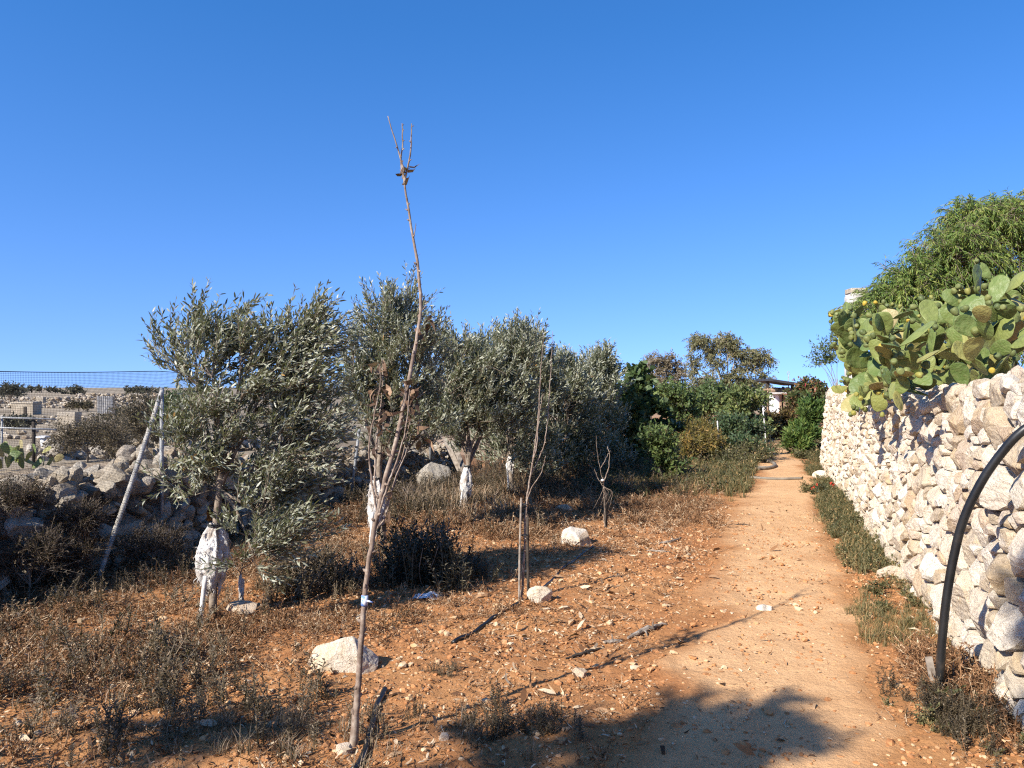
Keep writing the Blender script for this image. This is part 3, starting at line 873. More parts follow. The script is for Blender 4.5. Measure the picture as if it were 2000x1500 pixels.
# fifth and sixth olive
for (px, d, lab, lob) in (
    (1105, 13.6, 'fifth olive tree with rounded grey crown reaching close to the ground', [(1100, 758, 0, 48, 55, .7, 1), (1070, 800, 0, 55, 70, .8, 1), (1110, 860, 0, 75, 55, .8, 1), (1095, 900, 0, 85, 40, .8, 1), (1095, 735, 0, 26, 42, .5, .5), (1130, 790, 0, 50, 70, .8, 1)]),
    (1165, 15.4, 'farthest olive tree of the row, dome-shaped crown beside the dark fig bush', [(1165, 748, 0, 42, 48, .8, 1), (1150, 790, 0, 52, 70, .9, 1), (1185, 800, 0, 40, 70, .9, 1), (1160, 870, 0, 75, 55, .9, 1), (1180, 905, -.4, 70, 35, .8, .7), (1172, 722, 0, 26, 32, .5, .5)])):
    b = dp(px, 930, d); b[2] = 0
    tree(rng, 'olive_tree', lab, 'tree', b, [b - [0, 0, 0.05], dp(px, 900, d), dp(px + 2, 860, d)], 0.04, lobes_px(lob, d),
         M['bark'], M['olive_leaf'], G_OL, n_main=7, n_shoot=300, n_twig=8, n_leaf=11, **{**olive_kw, 'leaf': (0.08, 0.021), 'wind': (0.06, 0, 0), 'up': 1.1, 'twig_len': (0.18, 0.38)})

# ---------------------------------------------------------------- background trees and bushes
def bush(rng, name, label, cat, px, pyb, d, lob, leafm, leaf, n_shoot, n_twig=7, n_leaf=9, tr=0.03, bark='bark', group=None, **kw):
    b = dp(px, pyb, d); b[2] = float(gz(b[0], b[1])[0])
    args = dict(up=0.35, wind=(0, 0, 0), spread=0.7, twig_len=(0.15, 0.35), ang=0.9, tint=(0.45, 0.2), n_main=6)
    args.update(kw)
    L = lobes_px(lob, d)
    cz = min(l[0][2] for l in L)
    h = max(0.15, (cz - b[2]) * 0.8)
    return tree(rng, name, label, cat, b, [b - [0, 0, 0.06], b + [0.02, 0, h * 0.5], b + [0, 0, h]], tr, L, M[bark], leafm, group,
                leaf=leaf, n_shoot=n_shoot, n_twig=n_twig, n_leaf=n_leaf, **args)

bush(rng, 'fig_tree', 'dark green fig bush at the end of the olive row', 'tree', 1248, 905, 17, [(1240, 790, 0, 50, 50, .9, 1), (1225, 850, -.3, 45, 50, .7, .8), (1275, 850, 0, 45, 55, .8, .8), (1250, 745, 0, 32, 22, .5, .4)],
     M['fig_leaf'], (0.17, 0.12), 75, 6, 7, spread=0.8)
bush(rng, 'citrus_tree', 'bright green citrus tree between the fig bush and the pale stone blocks', 'tree', 1330, 850, 22, [(1328, 785, 0, 42, 38, .8, 1), (1345, 825, 0, 38, 30, .7, .7), (1310, 775, 0, 30, 30, .7, .6)],
     M['citrus_leaf'], (0.11, 0.05), 100, 7, 8)
bush(rng, 'citrus_tree', 'loose olive-green citrus tree below the big eucalyptus', 'tree', 1452, 850, 23, [(1450, 785, 0, 45, 36, .9, 1), (1470, 830, 0, 38, 30, .8, .7), (1430, 815, 0, 32, 36, .8, .8), (1474, 790, .5, 22, 30, .6, .4)],
     leaf_mat('pale_citrus_leaf', [(0.0, (0.06, 0.088, 0.025)), (0.6, (0.14, 0.175, 0.055)), (1.0, (0.30, 0.28, 0.09))], trans=0.25), (0.12, 0.05), 100, 7, 8)
bush(rng, 'citrus_tree', 'dark round citrus tree behind the pale stone blocks', 'tree', 1388, 845, 27, [(1385, 775, 0, 38, 30, 1.0, 1), (1375, 805, 0, 42, 22, .9, .6), (1405, 790, 0, 30, 30, .8, .6)],
     M['fig_leaf'], (0.12, 0.055), 90, 7, 8)
bush(rng, 'laurel_bush', 'small glossy bright green bush in front of the fig bush', 'shrub', 1290, 945, 13.2, [(1288, 880, 0, 28, 34, .3, 1), (1310, 905, 0, 26, 26, .3, .7), (1270, 860, 0, 18, 22, .25, .4)],
     M['citrus_leaf'], (0.085, 0.03), 48, 6, 9, tr=0.015, up=0.7)
# eucalyptus trees on the skyline
bush(rng, 'eucalyptus_tree', 'large olive-brown eucalyptus tree with pale bare limbs on the skyline', 'tree', 1420, 800, 55,
     [(1368, 666, 0, 20, 12, .9, .8), (1385, 690, 0, 16, 13, .8, .55), (1358, 712, 0, 16, 20, .8, .55), (1418, 668, 0, 22, 14, 1.0, .9), (1438, 690, 0, 18, 14, .9, .6), (1462, 690, 0, 22, 18, 1.1, .9), (1485, 705, 0, 18, 20, 1.0, .8), (1450, 722, 0, 22, 16, 1.2, .7), (1490, 738, 0, 12, 24, 0.8, .6), (1405, 712, 0, 18, 22, .9, .5), (1425, 748, 0, 26, 16, 1.1, .7), (1460, 752, 0, 26, 14, 1.1, .6), (1375, 755, 0, 36, 24, 1.1, 1.1)],
     M['gum_leaf'], (0.21, 0.06), 200, 8, 11, tr=0.14, bark='bark_pale', n_main=12, up=0.1, droop=0.4, twig_len=(0.4, 0.9), shell=0.4)
bush(rng, 'eucalyptus_tree', 'thin brownish eucalyptus tree to the left of the large one', 'tree', 1290, 800, 58,
     [(1275, 712, 0, 20, 18, 1.2, .9), (1305, 708, 0, 16, 16, 1.0, .8), (1290, 738, 0, 32, 24, 1.0, 1.2), (1325, 728, 0, 18, 22, 1.0, .6), (1265, 740, 0, 14, 18, 1.0, .5)],
     M['gum_dry'], (0.22, 0.065), 95, 7, 9, tr=0.11, bark='bark_pale', n_main=9, up=0.15, droop=0.3, twig_len=(0.4, 0.9), shell=0.4)
# tall weeds and young crops left of the path end
bush(rng, 'fennel_plant', 'yellowing feathery plant mass on the left verge beyond the bright green bush', 'plant', 1362, 895, 17, [(1360, 850, 0, 40, 30, .7, 1), (1385, 870, -.6, 36, 26, .6, .8), (1345, 880, -1, 26, 22, .5, .4)],
     leaf_mat('yellowing_leaf', [(0.0, (0.06, 0.055, 0.015)), (0.5, (0.16, 0.125, 0.03)), (1.0, (0.34, 0.20, 0.06))], trans=0.3), (0.10, 0.022), 90, 7, 9, tr=0.014, up=0.9)
bush(rng, 'bean_plant', 'tall blue-green plants climbing thin rods at the left edge of the far path', 'plant', 1440, 885, 18, [(1425, 845, 0, 32, 32, .6, 1), (1460, 850, .3, 32, 30, .6, 1), (1445, 880, -.8, 45, 20, .5, .8)],
     leaf_mat('blue_green_leaf', [(0.0, (0.028, 0.05, 0.022)), (0.6, (0.062, 0.10, 0.045)), (1.0, (0.14, 0.17, 0.06))], trans=0.25), (0.085, 0.035), 120, 7, 9, tr=0.012, up=0.8)
bush(rng, 'weed_shrub', 'pale green weed mound at the left edge where the path narrows', 'shrub', 1475, 905, 16.8, [(1470, 890, 0, 38, 18, .5, 1), (1495, 885, .8, 18, 18, .5, .6), (1430, 905, -1, 35, 14, .4, .6)],
     M['weed_green'], (0.06, 0.02), 100, 6, 9, tr=0.01, up=0.9)
bush(rng, 'reddish_bush', 'russet leafy bush at the very end of the path', 'shrub', 1525, 862, 24.5, [(1512, 828, 0, 26, 22, .6, 1), (1542, 822, 0, 24, 22, .6, 1), (1520, 845, -.4, 30, 12, .4, .5)],
     leaf_mat('russet_leaf', [(0.0, (0.035, 0.022, 0.014)), (0.4, (0.085, 0.05, 0.02)), (0.7, (0.15, 0.115, 0.035)), (1.0, (0.33, 0.14, 0.06))], trans=0.2), (0.11, 0.05), 95, 7, 8, tr=0.02)
bush(rng, 'bougainvillea_bush', 'bougainvillea bush with red bracts behind the corner of the stone wall', 'shrub', 1582, 850, 26, [(1580, 768, 0, 26, 26, .8, 1), (1585, 800, 0, 30, 30, .8, .9), (1560, 785, 0, 22, 24, .6, .6)],
     M['bloom'], (0.12, 0.06), 110, 7, 8, tr=0.03)
bush(rng, 'oleander_bush', 'tall green oleander with upright stems against the corner of the stone wall', 'shrub', 1572, 900, 19, [(1568, 845, 0, 26, 34, .35, 1), (1585, 815, .3, 18, 26, .35, .9), (1555, 870, -.2, 16, 22, .3, .6)],
     leaf_mat('oleander_leaf', [(0.0, (0.035, 0.075, 0.018)), (0.6, (0.10, 0.16, 0.035)), (1.0, (0.28, 0.30, 0.07))], trans=0.3), (0.15, 0.030), 120, 7, 10, tr=0.012, up=1.1, spread=0.45, ang=0.5)
# acacia rising over the wall on the right
d = 11.0
c0 = np.array([7.9, 12.3, 1.45])
L = [(dp(px_, py_, 11.2 + dd_), np.array([rx_ / FPX * 11.2, rd_, ry_ / FPX * 11.2]), w_) for px_, py_, dd_, rx_, ry_, rd_, w_ in (
    (1715, 605, 0, 50, 40, .5, .7), (1750, 580, 0, 50, 45, .5, .7), (1790, 550, 0, 65, 60, .7, 1.2), (1860, 500, 0, 70, 75, .8, 1.5), (1925, 560, 0, 80, 80, .9, 1.3), (1830, 620, 0, 110, 40, .8, 1.0),
    (1880, 430, .2, 34, 36, .5, .45), (1935, 450, .2, 55, 60, .8, 1.0), (1985, 420, .2, 42, 60, .7, .9), (2040, 480, .3, 90, 110, 1.0, 1.6), (2110, 420, .4, 80, 90, 1.0, .8), (2010, 590, 0, 90, 60, .9, .9), (1860, 690, 0, 110, 40, .8, 0.9), (1990, 680, 0, 80, 50, .8, .6))]
tree(rng, 'acacia_tree', 'big willow-leaved acacia with light green crown rising behind the prickly pears', 'tree', c0, [c0 - [0, 0, 0.1], c0 + [-0.05, 0, 0.4], c0 + [0, 0, 0.9]], 0.09, L,
     M['bark'], M['acacia_leaf'], n_main=16, n_shoot=620, n_twig=10, n_leaf=13, leaf=(0.092, 0.0125), up=0.25, wind=(-0.05, -0.1, 0), spread=0.7, droop=0.55, twig_len=(0.16, 0.36), ang=0.6, curl=0.35, tint=(0.5, 0.22), shell=0.38)
# loose sprigs sticking out behind the cactus
bush(rng, 'carob_shrub', 'sparse shrub sprigs poking out left of the prickly pears above the wall', 'shrub', 1635, 742, 15.2, [(1612, 700, 0, 16, 34, .3, 1), (1630, 680, 0, 18, 34, .3, .7)],
     M['citrus_leaf'], (0.07, 0.018), 26, 5, 9, tr=0.015, spread=0.5)
# ================================================================== ground cover
def weed_proto(rng, kind):
    mb = MB()
    if kind == 'dry':        # low tangle of dead stalks with crumbled leaves
        for k in range(rng.integers(6, 10)):
            a = rng.uniform(0, 2 * np.pi); lean = rng.uniform(0.4, 1.3); L = rng.uniform(0.5, 1.0)
            d = np.array([np.cos(a) * np.sin(lean), np.sin(a) * np.sin(lean), np.cos(lean)])
            b0 = rng.normal(size=3) * [0.12, 0.12, 0]
            c = curve([b0, b0 + d * L * 0.5 + rng.normal(size=3) * 0.08, b0 + d * L + rng.normal(size=3) * 0.12], 4)
            tube(mb, c, [0.014, 0.007], 3, rng.uniform(0.25, 0.95), cap=False)
            n = 14; f = rng.uniform(0.15, 1, n)
            bb = np.stack([np.interp(f, np.linspace(0, 1, 4), c[:, i]) for i in range(3)], 1)
            leaves(mb, bb, d * 0.6 + rng.normal(size=(n, 3)) * 0.8, rng.normal(size=(n, 3)), rng.uniform(0.06, 0.17, n), rng.uniform(0.014, 0.04, n), np.clip(rng.normal(0.5, 0.27, n), 0, 1), rng.normal(0.5, 0.8, n))
    elif kind == 'upright':  # leafy upright stems
        for k in range(rng.integers(4, 8)):
            a = rng.uniform(0, 2 * np.pi); lean = abs(rng.normal(0.15, 0.32)); L = rng.uniform(0.55, 1.0)
            d = np.array([np.cos(a) * np.sin(lean), np.sin(a) * np.sin(lean), np.cos(lean)])
            b0 = rng.normal(size=3) * [0.13, 0.13, 0]
            c = curve([b0, b0 + d * L * 0.5 + rng.normal(size=3) * 0.03, b0 + d * L + rng.normal(size=3) * 0.06], 5)
            tube(mb, c, [0.012, 0.005], 3, rng.uniform(0.2, 0.9), cap=False)
            n = 30; f = np.linspace(0.1, 1, n)
            bb = np.stack([np.interp(f, np.linspace(0, 1, 5), c[:, i]) for i in range(3)], 1)
            ph = np.arange(n) * 2.4
            dd = np.stack([np.cos(ph), np.sin(ph), 0.7 + 0 * ph], 1) + rng.normal(size=(n, 3)) * 0.25
            leaves(mb, bb, dd, np.array([0, 0, 1.0]) + rng.normal(size=(n, 3)) * 0.3, rng.uniform(0.09, 0.17, n) * (1.15 - 0.5 * f), rng.uniform(0.02, 0.036, n), np.clip(rng.normal(0.45, 0.22, n), 0, 1), rng.normal(0.3, 0.4, n))
    elif kind == 'grass':
        n = 26
        for k in range(n):
            a = rng.uniform(0, 2 * np.pi); lean = abs(rng.normal(0.3, 0.35)); L = rng.uniform(0.5, 1.0)
            d = np.array([np.cos(a) * np.sin(lean), np.sin(a) * np.sin(lean), np.cos(lean)])
            b0 = rng.normal(size=3) * [0.12, 0.12, 0]
            s = nrm(np.cross(d, [0, 0, 1.0]) + 1e-6) * 0.012
            p1 = b0 + d * L * 0.55; p2 = b0 + d * L * 0.9 + np.array([np.cos(a), np.sin(a), -0.3]) * 0.22 * L
            mb.add2([b0 - s, b0 + s, p1 + s * 0.8, p1 - s * 0.8, p2], [[0, 1, 2, 3]], [[3, 2, 4]], np.clip(rng.normal(0.5, 0.25), 0, 1))
    elif kind == 'leafy':    # creeping green weed
        for k in range(rng.integers(6, 10)):
            a = rng.uniform(0, 2 * np.pi); lean = rng.uniform(0.3, 1.35); L = rng.uniform(0.4, 1.0)
            d = np.array([np.cos(a) * np.sin(lean), np.sin(a) * np.sin(lean), np.cos(lean)])
            c = curve([np.zeros(3), d * L * 0.5 + np.array([0, 0, 0.1]), d * L], 4)
            tube(mb, c, [0.01, 0.005], 3, 0.9, cap=False)
            n = 16; f = np.linspace(0.15, 1, n)
            bb = np.stack([np.interp(f, np.linspace(0, 1, 4), c[:, i]) for i in range(3)], 1)
            leaves(mb, bb, d * 0.4 + rng.normal(size=(n, 3)) + np.array([0, 0, 0.4]), np.array([0, 0, 1.0]) + rng.normal(size=(n, 3)) * 0.5, rng.uniform(0.10, 0.22, n), rng.uniform(0.04, 0.09, n), np.clip(rng.normal(0.5, 0.24, n), 0, 1), rng.normal(0.3, 0.4, n))
    v = np.concatenate(mb.v); t = np.concatenate(mb.t)
    f4 = np.concatenate(mb.f4) if mb.f4 else np.zeros((0, 4), int); f3 = np.concatenate(mb.f3) if mb.f3 else np.zeros((0, 3), int)
    return v, f4, f3, t

def scatter(mb, rng, protos, xy, hgt, tshift=0.0, zoff=-0.012):
    which = rng.integers(0, len(protos), len(xy))
    z = gz(xy[:, 0], xy[:, 1]) + zoff
    for k, (v, f4, f3, t) in enumerate(protos):
        s = np.where(which == k)[0]
        if not len(s): continue
        a = rng.uniform(0, 2 * np.pi, len(s)); c, sn = np.cos(a), np.sin(a)
        h = hgt[s]; w = h * rng.uniform(0.8, 1.3, len(s))
        X = (v[None, :, 0] * c[:, None] - v[None, :, 1] * sn[:, None]) * w[:, None] + xy[s, 0][:, None]
        Y = (v[None, :, 0] * sn[:, None] + v[None, :, 1] * c[:, None]) * w[:, None] + xy[s, 1][:, None]
        Z = v[None, :, 2] * h[:, None] + z[s][:, None]
        P = np.stack([X, Y, Z], -1).reshape(-1, 3)
        off = (np.arange(len(s)) * len(v))[:, None, None]
        ts = rng.normal(0, 0.14, len(s))
        T = np.clip(t[None] + ts[:, None] + tshift, 0, 1).ravel()
        mb.add2(P, (f4[None] + off).reshape(-1, 4), (f3[None] + off).reshape(-1, 3), T)

def sample(rng, n, y0, y1, v0, v1, prob):
    """n tries spread evenly over the strip v0..v1 metres left of the path's middle; kept with the given chance"""
    y = rng.uniform(y0, y1, n); v = rng.uniform(v0, v1, n)
    x = path_x(y) - v / CS
    p = prob(x, y, v)
    k = rng.random(n) < p
    return np.stack([x[k], y[k]], 1)

def patch(x, y, f, seed, lo=-0.1, hi=0.25):
    return sstep(lo, hi, fbm(np.stack([x * f, y * f, 0 * x + seed], 1), 3))

def blob(x, y, cx, cy, rx, ry):
    return np.exp(-(((x - cx) / rx) ** 2 + ((y - cy) / ry) ** 2))

rng = np.random.default_rng(77)
P_dry = [weed_proto(rng, 'dry') for _ in range(10)]
P_up = [weed_proto(rng, 'upright') for _ in range(8)]
P_gr = [weed_proto(rng, 'grass') for _ in range(8)]
P_lf = [weed_proto(rng, 'leafy') for _ in range(8)]
def inwall(x, y): return (x - rub_x(y)) > 0.42      # right of the rubble wall

# dead, rust-coloured weeds all over the orchard floor
mb = MB()
def pr(x, y, v):
    base = 0.04 + 0.9 * sstep(1.6, 3.3, v + 0.35 * fbm(np.stack([x, y, 0 * x], 1), 2))
    base = np.maximum(base, 0.75 * sstep(8.0, 10.5, y) * sstep(0.7, 1.3, v))
    return base * (0.12 + 0.88 * patch(x, y, 1.3, 3, -0.12, 0.3)) * inwall(x, y) * (1 - 0.75 * blob(x, y, -1.35, 4.75, 0.5, 0.35))
xy = sample(rng, 30000, 2.7, 15.5, 0.6, 6.4, pr)
scatter(mb, rng, P_dry, xy, rng.uniform(0.07, 0.19, len(xy)) * np.where(xy[:, 1] > 8, 1.35, 1.0))
xy = sample(rng, 5200, 2.7, 9, 0.75, 3.2, lambda x, y, v: 0.12 + 0.45 * patch(x, y, 2.2, 8))
scatter(mb, rng, P_dry, xy, rng.uniform(0.025, 0.06, len(xy)), 0.12)
o = mb.build('dry_weeds', M['weed_dry']); props(o, 'rust-brown dead weeds covering the orchard floor', 'dry weeds', kind='stuff')

# grey-green leafy weeds: foreground left, and in the olives' shade
mb = MB()
def pr(x, y, v):
    a = blob(x, y, -1.75, 3.75, 0.95, 0.42) * 0.9 + blob(x, y, -0.75, 3.85, 0.5, 0.25) * 0.7 + blob(x, y, -2.6, 4.4, 0.6, 0.5) * 0.25
    a = a + 0.55 * sstep(2.2, 3.2, v) * sstep(8.2, 9.5, y) * patch(x, y, 0.9, 12, 0, 0.3) + 0.35 * sstep(10.0, 12, y) * sstep(1.1, 2.0, v) + 0.05 * sstep(1.8, 2.6, v)
    a = a + 0.6 * blob(x, y, -3.3, 5.6, 0.7, 0.8) + 0.6 * sstep(0.75, 0.5, x - rub_x(y)) * (y < 9)
    return np.minimum(a, 1) * inwall(x, y)
xy = sample(rng, 4200, 2.8, 16, 0.7, 6.6, pr)
scatter(mb, rng, P_up, xy, rng.uniform(0.12, 0.30, len(xy)) * np.where(xy[:, 1] > 8, 1.3, 0.9))
xy = sample(rng, 600, 2.9, 4.6, 0.8, 4.2, lambda x, y, v: np.minimum(1, blob(x, y, -1.3, 3.6, 0.9, 0.3)))
scatter(mb, rng, P_gr, xy, rng.uniform(0.08, 0.17, len(xy)), 0.25)
xy = sample(rng, 500, 8.4, 13, 2.4, 6, lambda x, y, v: blob(x, y, -0.85, 10.6, 1.0, 1.0))
scatter(mb, rng, P_gr, xy, rng.uniform(0.25, 0.5, len(xy)), 0.45)
xy = sample(rng, 900, 3.0, 4.3, -1.25, -0.5, lambda x, y, v: 0.8 * np.minimum(1, blob(x, y, 2.15, 3.75, 0.15, 0.26)))
scatter(mb, rng, P_up, xy, rng.uniform(0.07, 0.17, len(xy)), -0.2)
xy = np.stack([rng.uniform(-2.75, -1.6, 15), rng.uniform(3.9, 5.2, 15)], 1); scatter(mb, rng, P_up, xy, rng.uniform(0.2, 0.36, 15), -0.05)
# tuft in the shade at the bottom edge
xy = np.stack([rng.normal(0.05, 0.13, 26), rng.normal(3.62, 0.07, 26)], 1); scatter(mb, rng, P_up, xy, rng.uniform(0.09, 0.17, 26), -0.15)
xy = np.stack([rng.normal(-0.38, 0.06, 10), rng.normal(4.35, 0.05, 10)], 1); scatter(mb, rng, P_up, xy, rng.uniform(0.06, 0.10, 10), -0.1)
o = mb.build('leafy_weeds', M['weed_dark']); props(o, 'grey-green leafy weeds among the dead ones', 'weeds', kind='stuff')

# green verge at the foot of the stone wall and along the far path
mb = MB()
def verge(x, y, v):
    w = -v; room = (face_x(y) - path_x(y)) * CS
    e = sstep(0.50, 0.64, w + 0.10 * fbm(np.stack([x * 2.4, y * 2.4, 0 * x + 5], 1), 2)) * (w < room + 0.08)
    return 0.75 * e * (0.12 + 0.88 * sstep(5.3, 8.5, y)) * (0.10 + 0.90 * patch(x, y, 1.9, 20, -0.1, 0.22))
xy = sample(rng, 5200, 3.2, 19, -1.4, -0.42, verge)
scatter(mb, rng, P_lf, xy, rng.uniform(0.06, 0.17, len(xy)))
xy = sample(rng, 2600, 4.2, 19, -1.4, -0.42, lambda x, y, v: verge(x, y, v) * 0.8)
scatter(mb, rng, P_gr, xy, rng.uniform(0.10, 0.24, len(xy)), 0.1)
xy = sample(rng, 900, 4.4, 6.2, -1.2, -0.5, lambda x, y, v: np.minimum(1, blob(x, y, 2.55, 5.25, 0.26, 0.5) * 0.55))
scatter(mb, rng, P_gr, xy, rng.uniform(0.06, 0.15, len(xy)), 0.2)
# left edge of the far path
xy = sample(rng, 4200, 10.5, 25, 0.45, 3.0, lambda x, y, v: sstep(11.0, 14.5, y) * (0.4 + 0.6 * patch(x, y, 1.0, 30)))
scatter(mb, rng, P_lf, xy, rng.uniform(0.12, 0.30, len(xy)))
xy = sample(rng, 2600, 10.5, 25, 0.42, 2.4, lambda x, y, v: sstep(10.5, 13.5, y))
scatter(mb, rng, P_gr, xy, rng.uniform(0.14, 0.34, len(xy)), 0.15)
xy = sample(rng, 500, 17.5, 25, -2.2, -0.4, lambda x, y, v: 0.9 + 0 * x)
scatter(mb, rng, P_lf, xy, rng.uniform(0.15, 0.35, len(xy)))
o = mb.build('green_weeds', M['weed_green']); props(o, 'green weeds along both edges of the path', 'weeds', kind='stuff')
# dead stalks at the wall's foot near the pipe
mb = MB()
xy = sample(rng, 900, 3.2, 5.0, -1.4, -0.75, lambda x, y, v: np.minimum(1, blob(x, y, 2.42, 4.15, 0.2, 0.4) * 1.2))
scatter(mb, rng, P_dry, xy, rng.uniform(0.1, 0.24, len(xy)), -0.1)
xy = sample(rng, 1600, 3.2, 14, -1.4, -0.45, lambda x, y, v: 0.35 * verge(x, y, v))
scatter(mb, rng, P_dry, xy, rng.uniform(0.06, 0.15, len(xy)))
o = mb.build('dead_stalks', M['weed_dry']); props(o, 'brown dead stalks at the foot of the stone wall', 'dry weeds', kind='stuff')

# straw, leaf crumbs and twigs lying on the soil
mb = MB()
def pr(x, y, v): return (0.10 + 0.9 * sstep(0.42, 1.0, np.abs(v + 0.05))) * (0.35 + 0.65 * patch(x, y, 1.6, 41)) * inwall(x, y) * ((v > -1.15) | (y > 30))
xy = sample(rng, 70000, 2.7, 11, -1.15, 5.0, pr)
n = len(xy); a = rng.uniform(0, 2 * np.pi, n)
L = rng.uniform(0.012, 0.045, n) * np.where(rng.random(n) < 0.07, 2.6, 1)
leaves(mb, np.stack([xy[:, 0], xy[:, 1], gz(xy[:, 0], xy[:, 1]) + 0.004 + 0.008 * rng.random(n)], 1), np.stack([np.cos(a), np.sin(a), rng.normal(0.08, 0.3, n)], 1),
       np.array([0, 0, 1.0]) + rng.normal(size=(n, 3)) * 0.5, L, L * rng.uniform(0.1, 0.34, n), np.clip(rng.normal(0.60, 0.32, n), 0, 1), rng.normal(0.2, 0.6, n))
o = mb.build('leaf_litter', M['weed_dry']); props(o, 'dry leaf crumbs and straw lying on the soil', 'litter', kind='stuff')

# gravel and clods
M['pebble'] = noise_mat('pebble_stone', [(0.25, (0.40, 0.19, 0.08)), (0.5, (0.48, 0.29, 0.15)), (0.72, (0.50, 0.36, 0.22)), (0.95, (0.52, 0.43, 0.32))], 20, 0.9, 0.5, 90, 0.004, 0.2, 0.55)
M['clod'] = noise_mat('soil_clod', [(0.3, (0.26, 0.105, 0.04)), (0.7, (0.47, 0.235, 0.10))], 30, 0.95, 0.5, 90, 0.004)
def stones(rng, xy, s, sub, mat, name, lab, sink=0.3):
    mb = MB(); z = gz(xy[:, 0], xy[:, 1])
    for k in range(len(xy)):
        v, f = rock(rng, (s[k] * rng.uniform(0.9, 1.5), s[k], s[k] * rng.uniform(0.5, 0.8)), sub, 5, 0.09, 0.1)
        mb.add(v + [xy[k, 0], xy[k, 1], z[k] + s[k] * (0.6 - sink)], f, rng.random())
    o = mb.build(name, mat); props(o, lab, name, kind='stuff')
def pr(x, y, v): return (0.32 + 0.68 * sstep(0.35, 0.8, np.abs(v)) * (0.3 + 0.7 * patch(x, y, 1.2, 50))) * (v > -1.1) * inwall(x, y) * (0.5 + 0.5 * (v < 2.8))
xy = sample(rng, 12000, 2.75, 10, -1.1, 4.2, pr)
stones(rng, xy, rng.uniform(0.004, 0.013, len(xy)) * np.where(rng.random(len(xy)) < 0.10, 2.2, 1), 1, M['pebble'], 'gravel', 'pale pebbles strewn over soil and path')
xy = sample(rng, 11000, 2.75, 9, -1.1, 4.2, pr)
stones(rng, xy, rng.uniform(0.005, 0.016, len(xy)) * np.where(rng.random(len(xy)) < 0.1, 1.8, 1), 1, M['clod'], 'soil_clods', 'crumbs and clods of red soil', 0.45)
# ================================================================== single things
rng = np.random.default_rng(99)
# ---------------------------------------------------------------- rocks
def boulder(px, py, w, h, label, seed, mat='stone_old', dpt=None, cuts=9, tint=0.5, sink=0.28, cat='rock'):
    r = np.random.default_rng(seed)
    b = gp2(px, py); k = b[1] / FPX
    sz = (w * k / 2 * 1.08, (dpt or w * 0.62) * k / 2, h * k / 2 * 1.25)
    v, f = ico(5 if w > 40 else 4); v = v.copy()
    for _ in range(cuts):
        n = nrm(r.normal(size=3)); c = r.uniform(0.55, 0.9); v -= n * np.maximum(0, v @ n - c)[:, None]
    o_ = r.uniform(0, 99, 3)
    v *= (1 + 0.09 * fbm(v * 1.6 + o_, 3) + 0.022 * fbm(v * 6 + o_, 4))[:, None]
    v = v * np.array(sz)
    mb = MB(); mb.add(v + b + [0, sz[1] * 0.6, sz[2] * (1 - 2 * sink)], f, tint)
    o = mb.build('rock', M[mat], origin=b, smooth=False)
    return props(o, label, cat)
M['rock_white'] = stone_mat('white_rock', 1.08)
# the wedge-shaped one beside the tall sapling
b = gp2(668, 1312); k = b[1] / FPX
out = np.array([[-68, 40], [-60, 30], [-28, 55], [5, 63], [38, 60], [52, 30], [64, 12], [58, -6], [30, -10], [-20, 2], [-45, 20]], float)
v, f = ico(5); v = v.copy(); r = np.random.default_rng(3)
for n, c in (((-.55, -.5, .67), .62), ((.2, -.75, .6), .6), ((.85, -.2, .5), .62), ((.1, -.95, .1), .55), ((-.2, .3, .95), .7), ((.5, .6, .6), .6), ((-.9, -.2, .3), .9), ((.75, -.6, .1), .72)):
    n = nrm(np.array(n)); v -= n * np.maximum(0, v @ n - c)[:, None]
v *= (1 + 0.06 * fbm(v * 1.5, 3) + 0.03 * fbm(v * 6 + 4, 4))[:, None]
v = v * np.array([0.205, 0.16, 0.155]) 
v[:, 2] += v[:, 0] * 0.10
mb = MB(); mb.add(v + b + [0.0, 0.06, 0.045], f, 0.45)
props(mb.build('rock', M['rock_white'], origin=b), 'large white wedge-shaped rock just left of the tall bare sapling', 'rock')
b = gp2(1124, 1064)
v, f = ico(5); v = v.copy()
for n, c in (((-.5, -.85, .1), .52), ((.75, -.6, .1), .6), ((.25, -.15, .95), .50), ((-.5, -.1, .85), .60), ((.95, .1, .35), .70), ((-.95, .1, .2), .68), ((.55, -.55, .62), .56), ((0, .9, .4), .6)):
    n = nrm(np.array(n)); v -= n * np.maximum(0, v @ n - c)[:, None]
v *= (1 + 0.05 * fbm(v * 1.8 + 9, 3) + 0.03 * fbm(v * 6 + 4, 4))[:, None]
mb = MB(); mb.add(v * np.array([0.21, 0.18, 0.20]) + b + [0, 0.09, 0.03], f, np.where(v[:, 0] - 0.5 * v[:, 1] > 0.45, 0.97, 0.6))
props(mb.build('rock', M['rock_white'], origin=b), 'angular pale rock with an orange broken face, at the edge of the weeds', 'rock')
boulder(1055, 1176, 52, 34, 'rough pale rock at the foot of the staked slender sapling', 12, 'rock_white', tint=0.55)
boulder(472, 1206, 66, 26, 'flat yellowish rock to the right of the nearest olive trunk', 14, 'rock_white', tint=0.95)
boulder(1496, 1197, 34, 14, 'small flat white stone lying alone on the path', 15, 'rock_white', tint=0.7)
boulder(670, 1478, 34, 24, 'small yellowish stone at the foot of the tall bare sapling', 16, 'rock_white', tint=0.9)
boulder(1105, 1000, 38, 14, 'flat grey stone among weeds behind the angular pale rock', 17, 'stone_old', tint=0.3)
boulder(1133, 1322, 30, 20, 'orange stone half sunk in the soil near the shadow of the sapling', 18, 'rock_white', tint=0.97)
boulder(866, 1448, 22, 16, 'small tan stone at the bottom edge right of the tall sapling', 19, 'rock_white', tint=0.94)
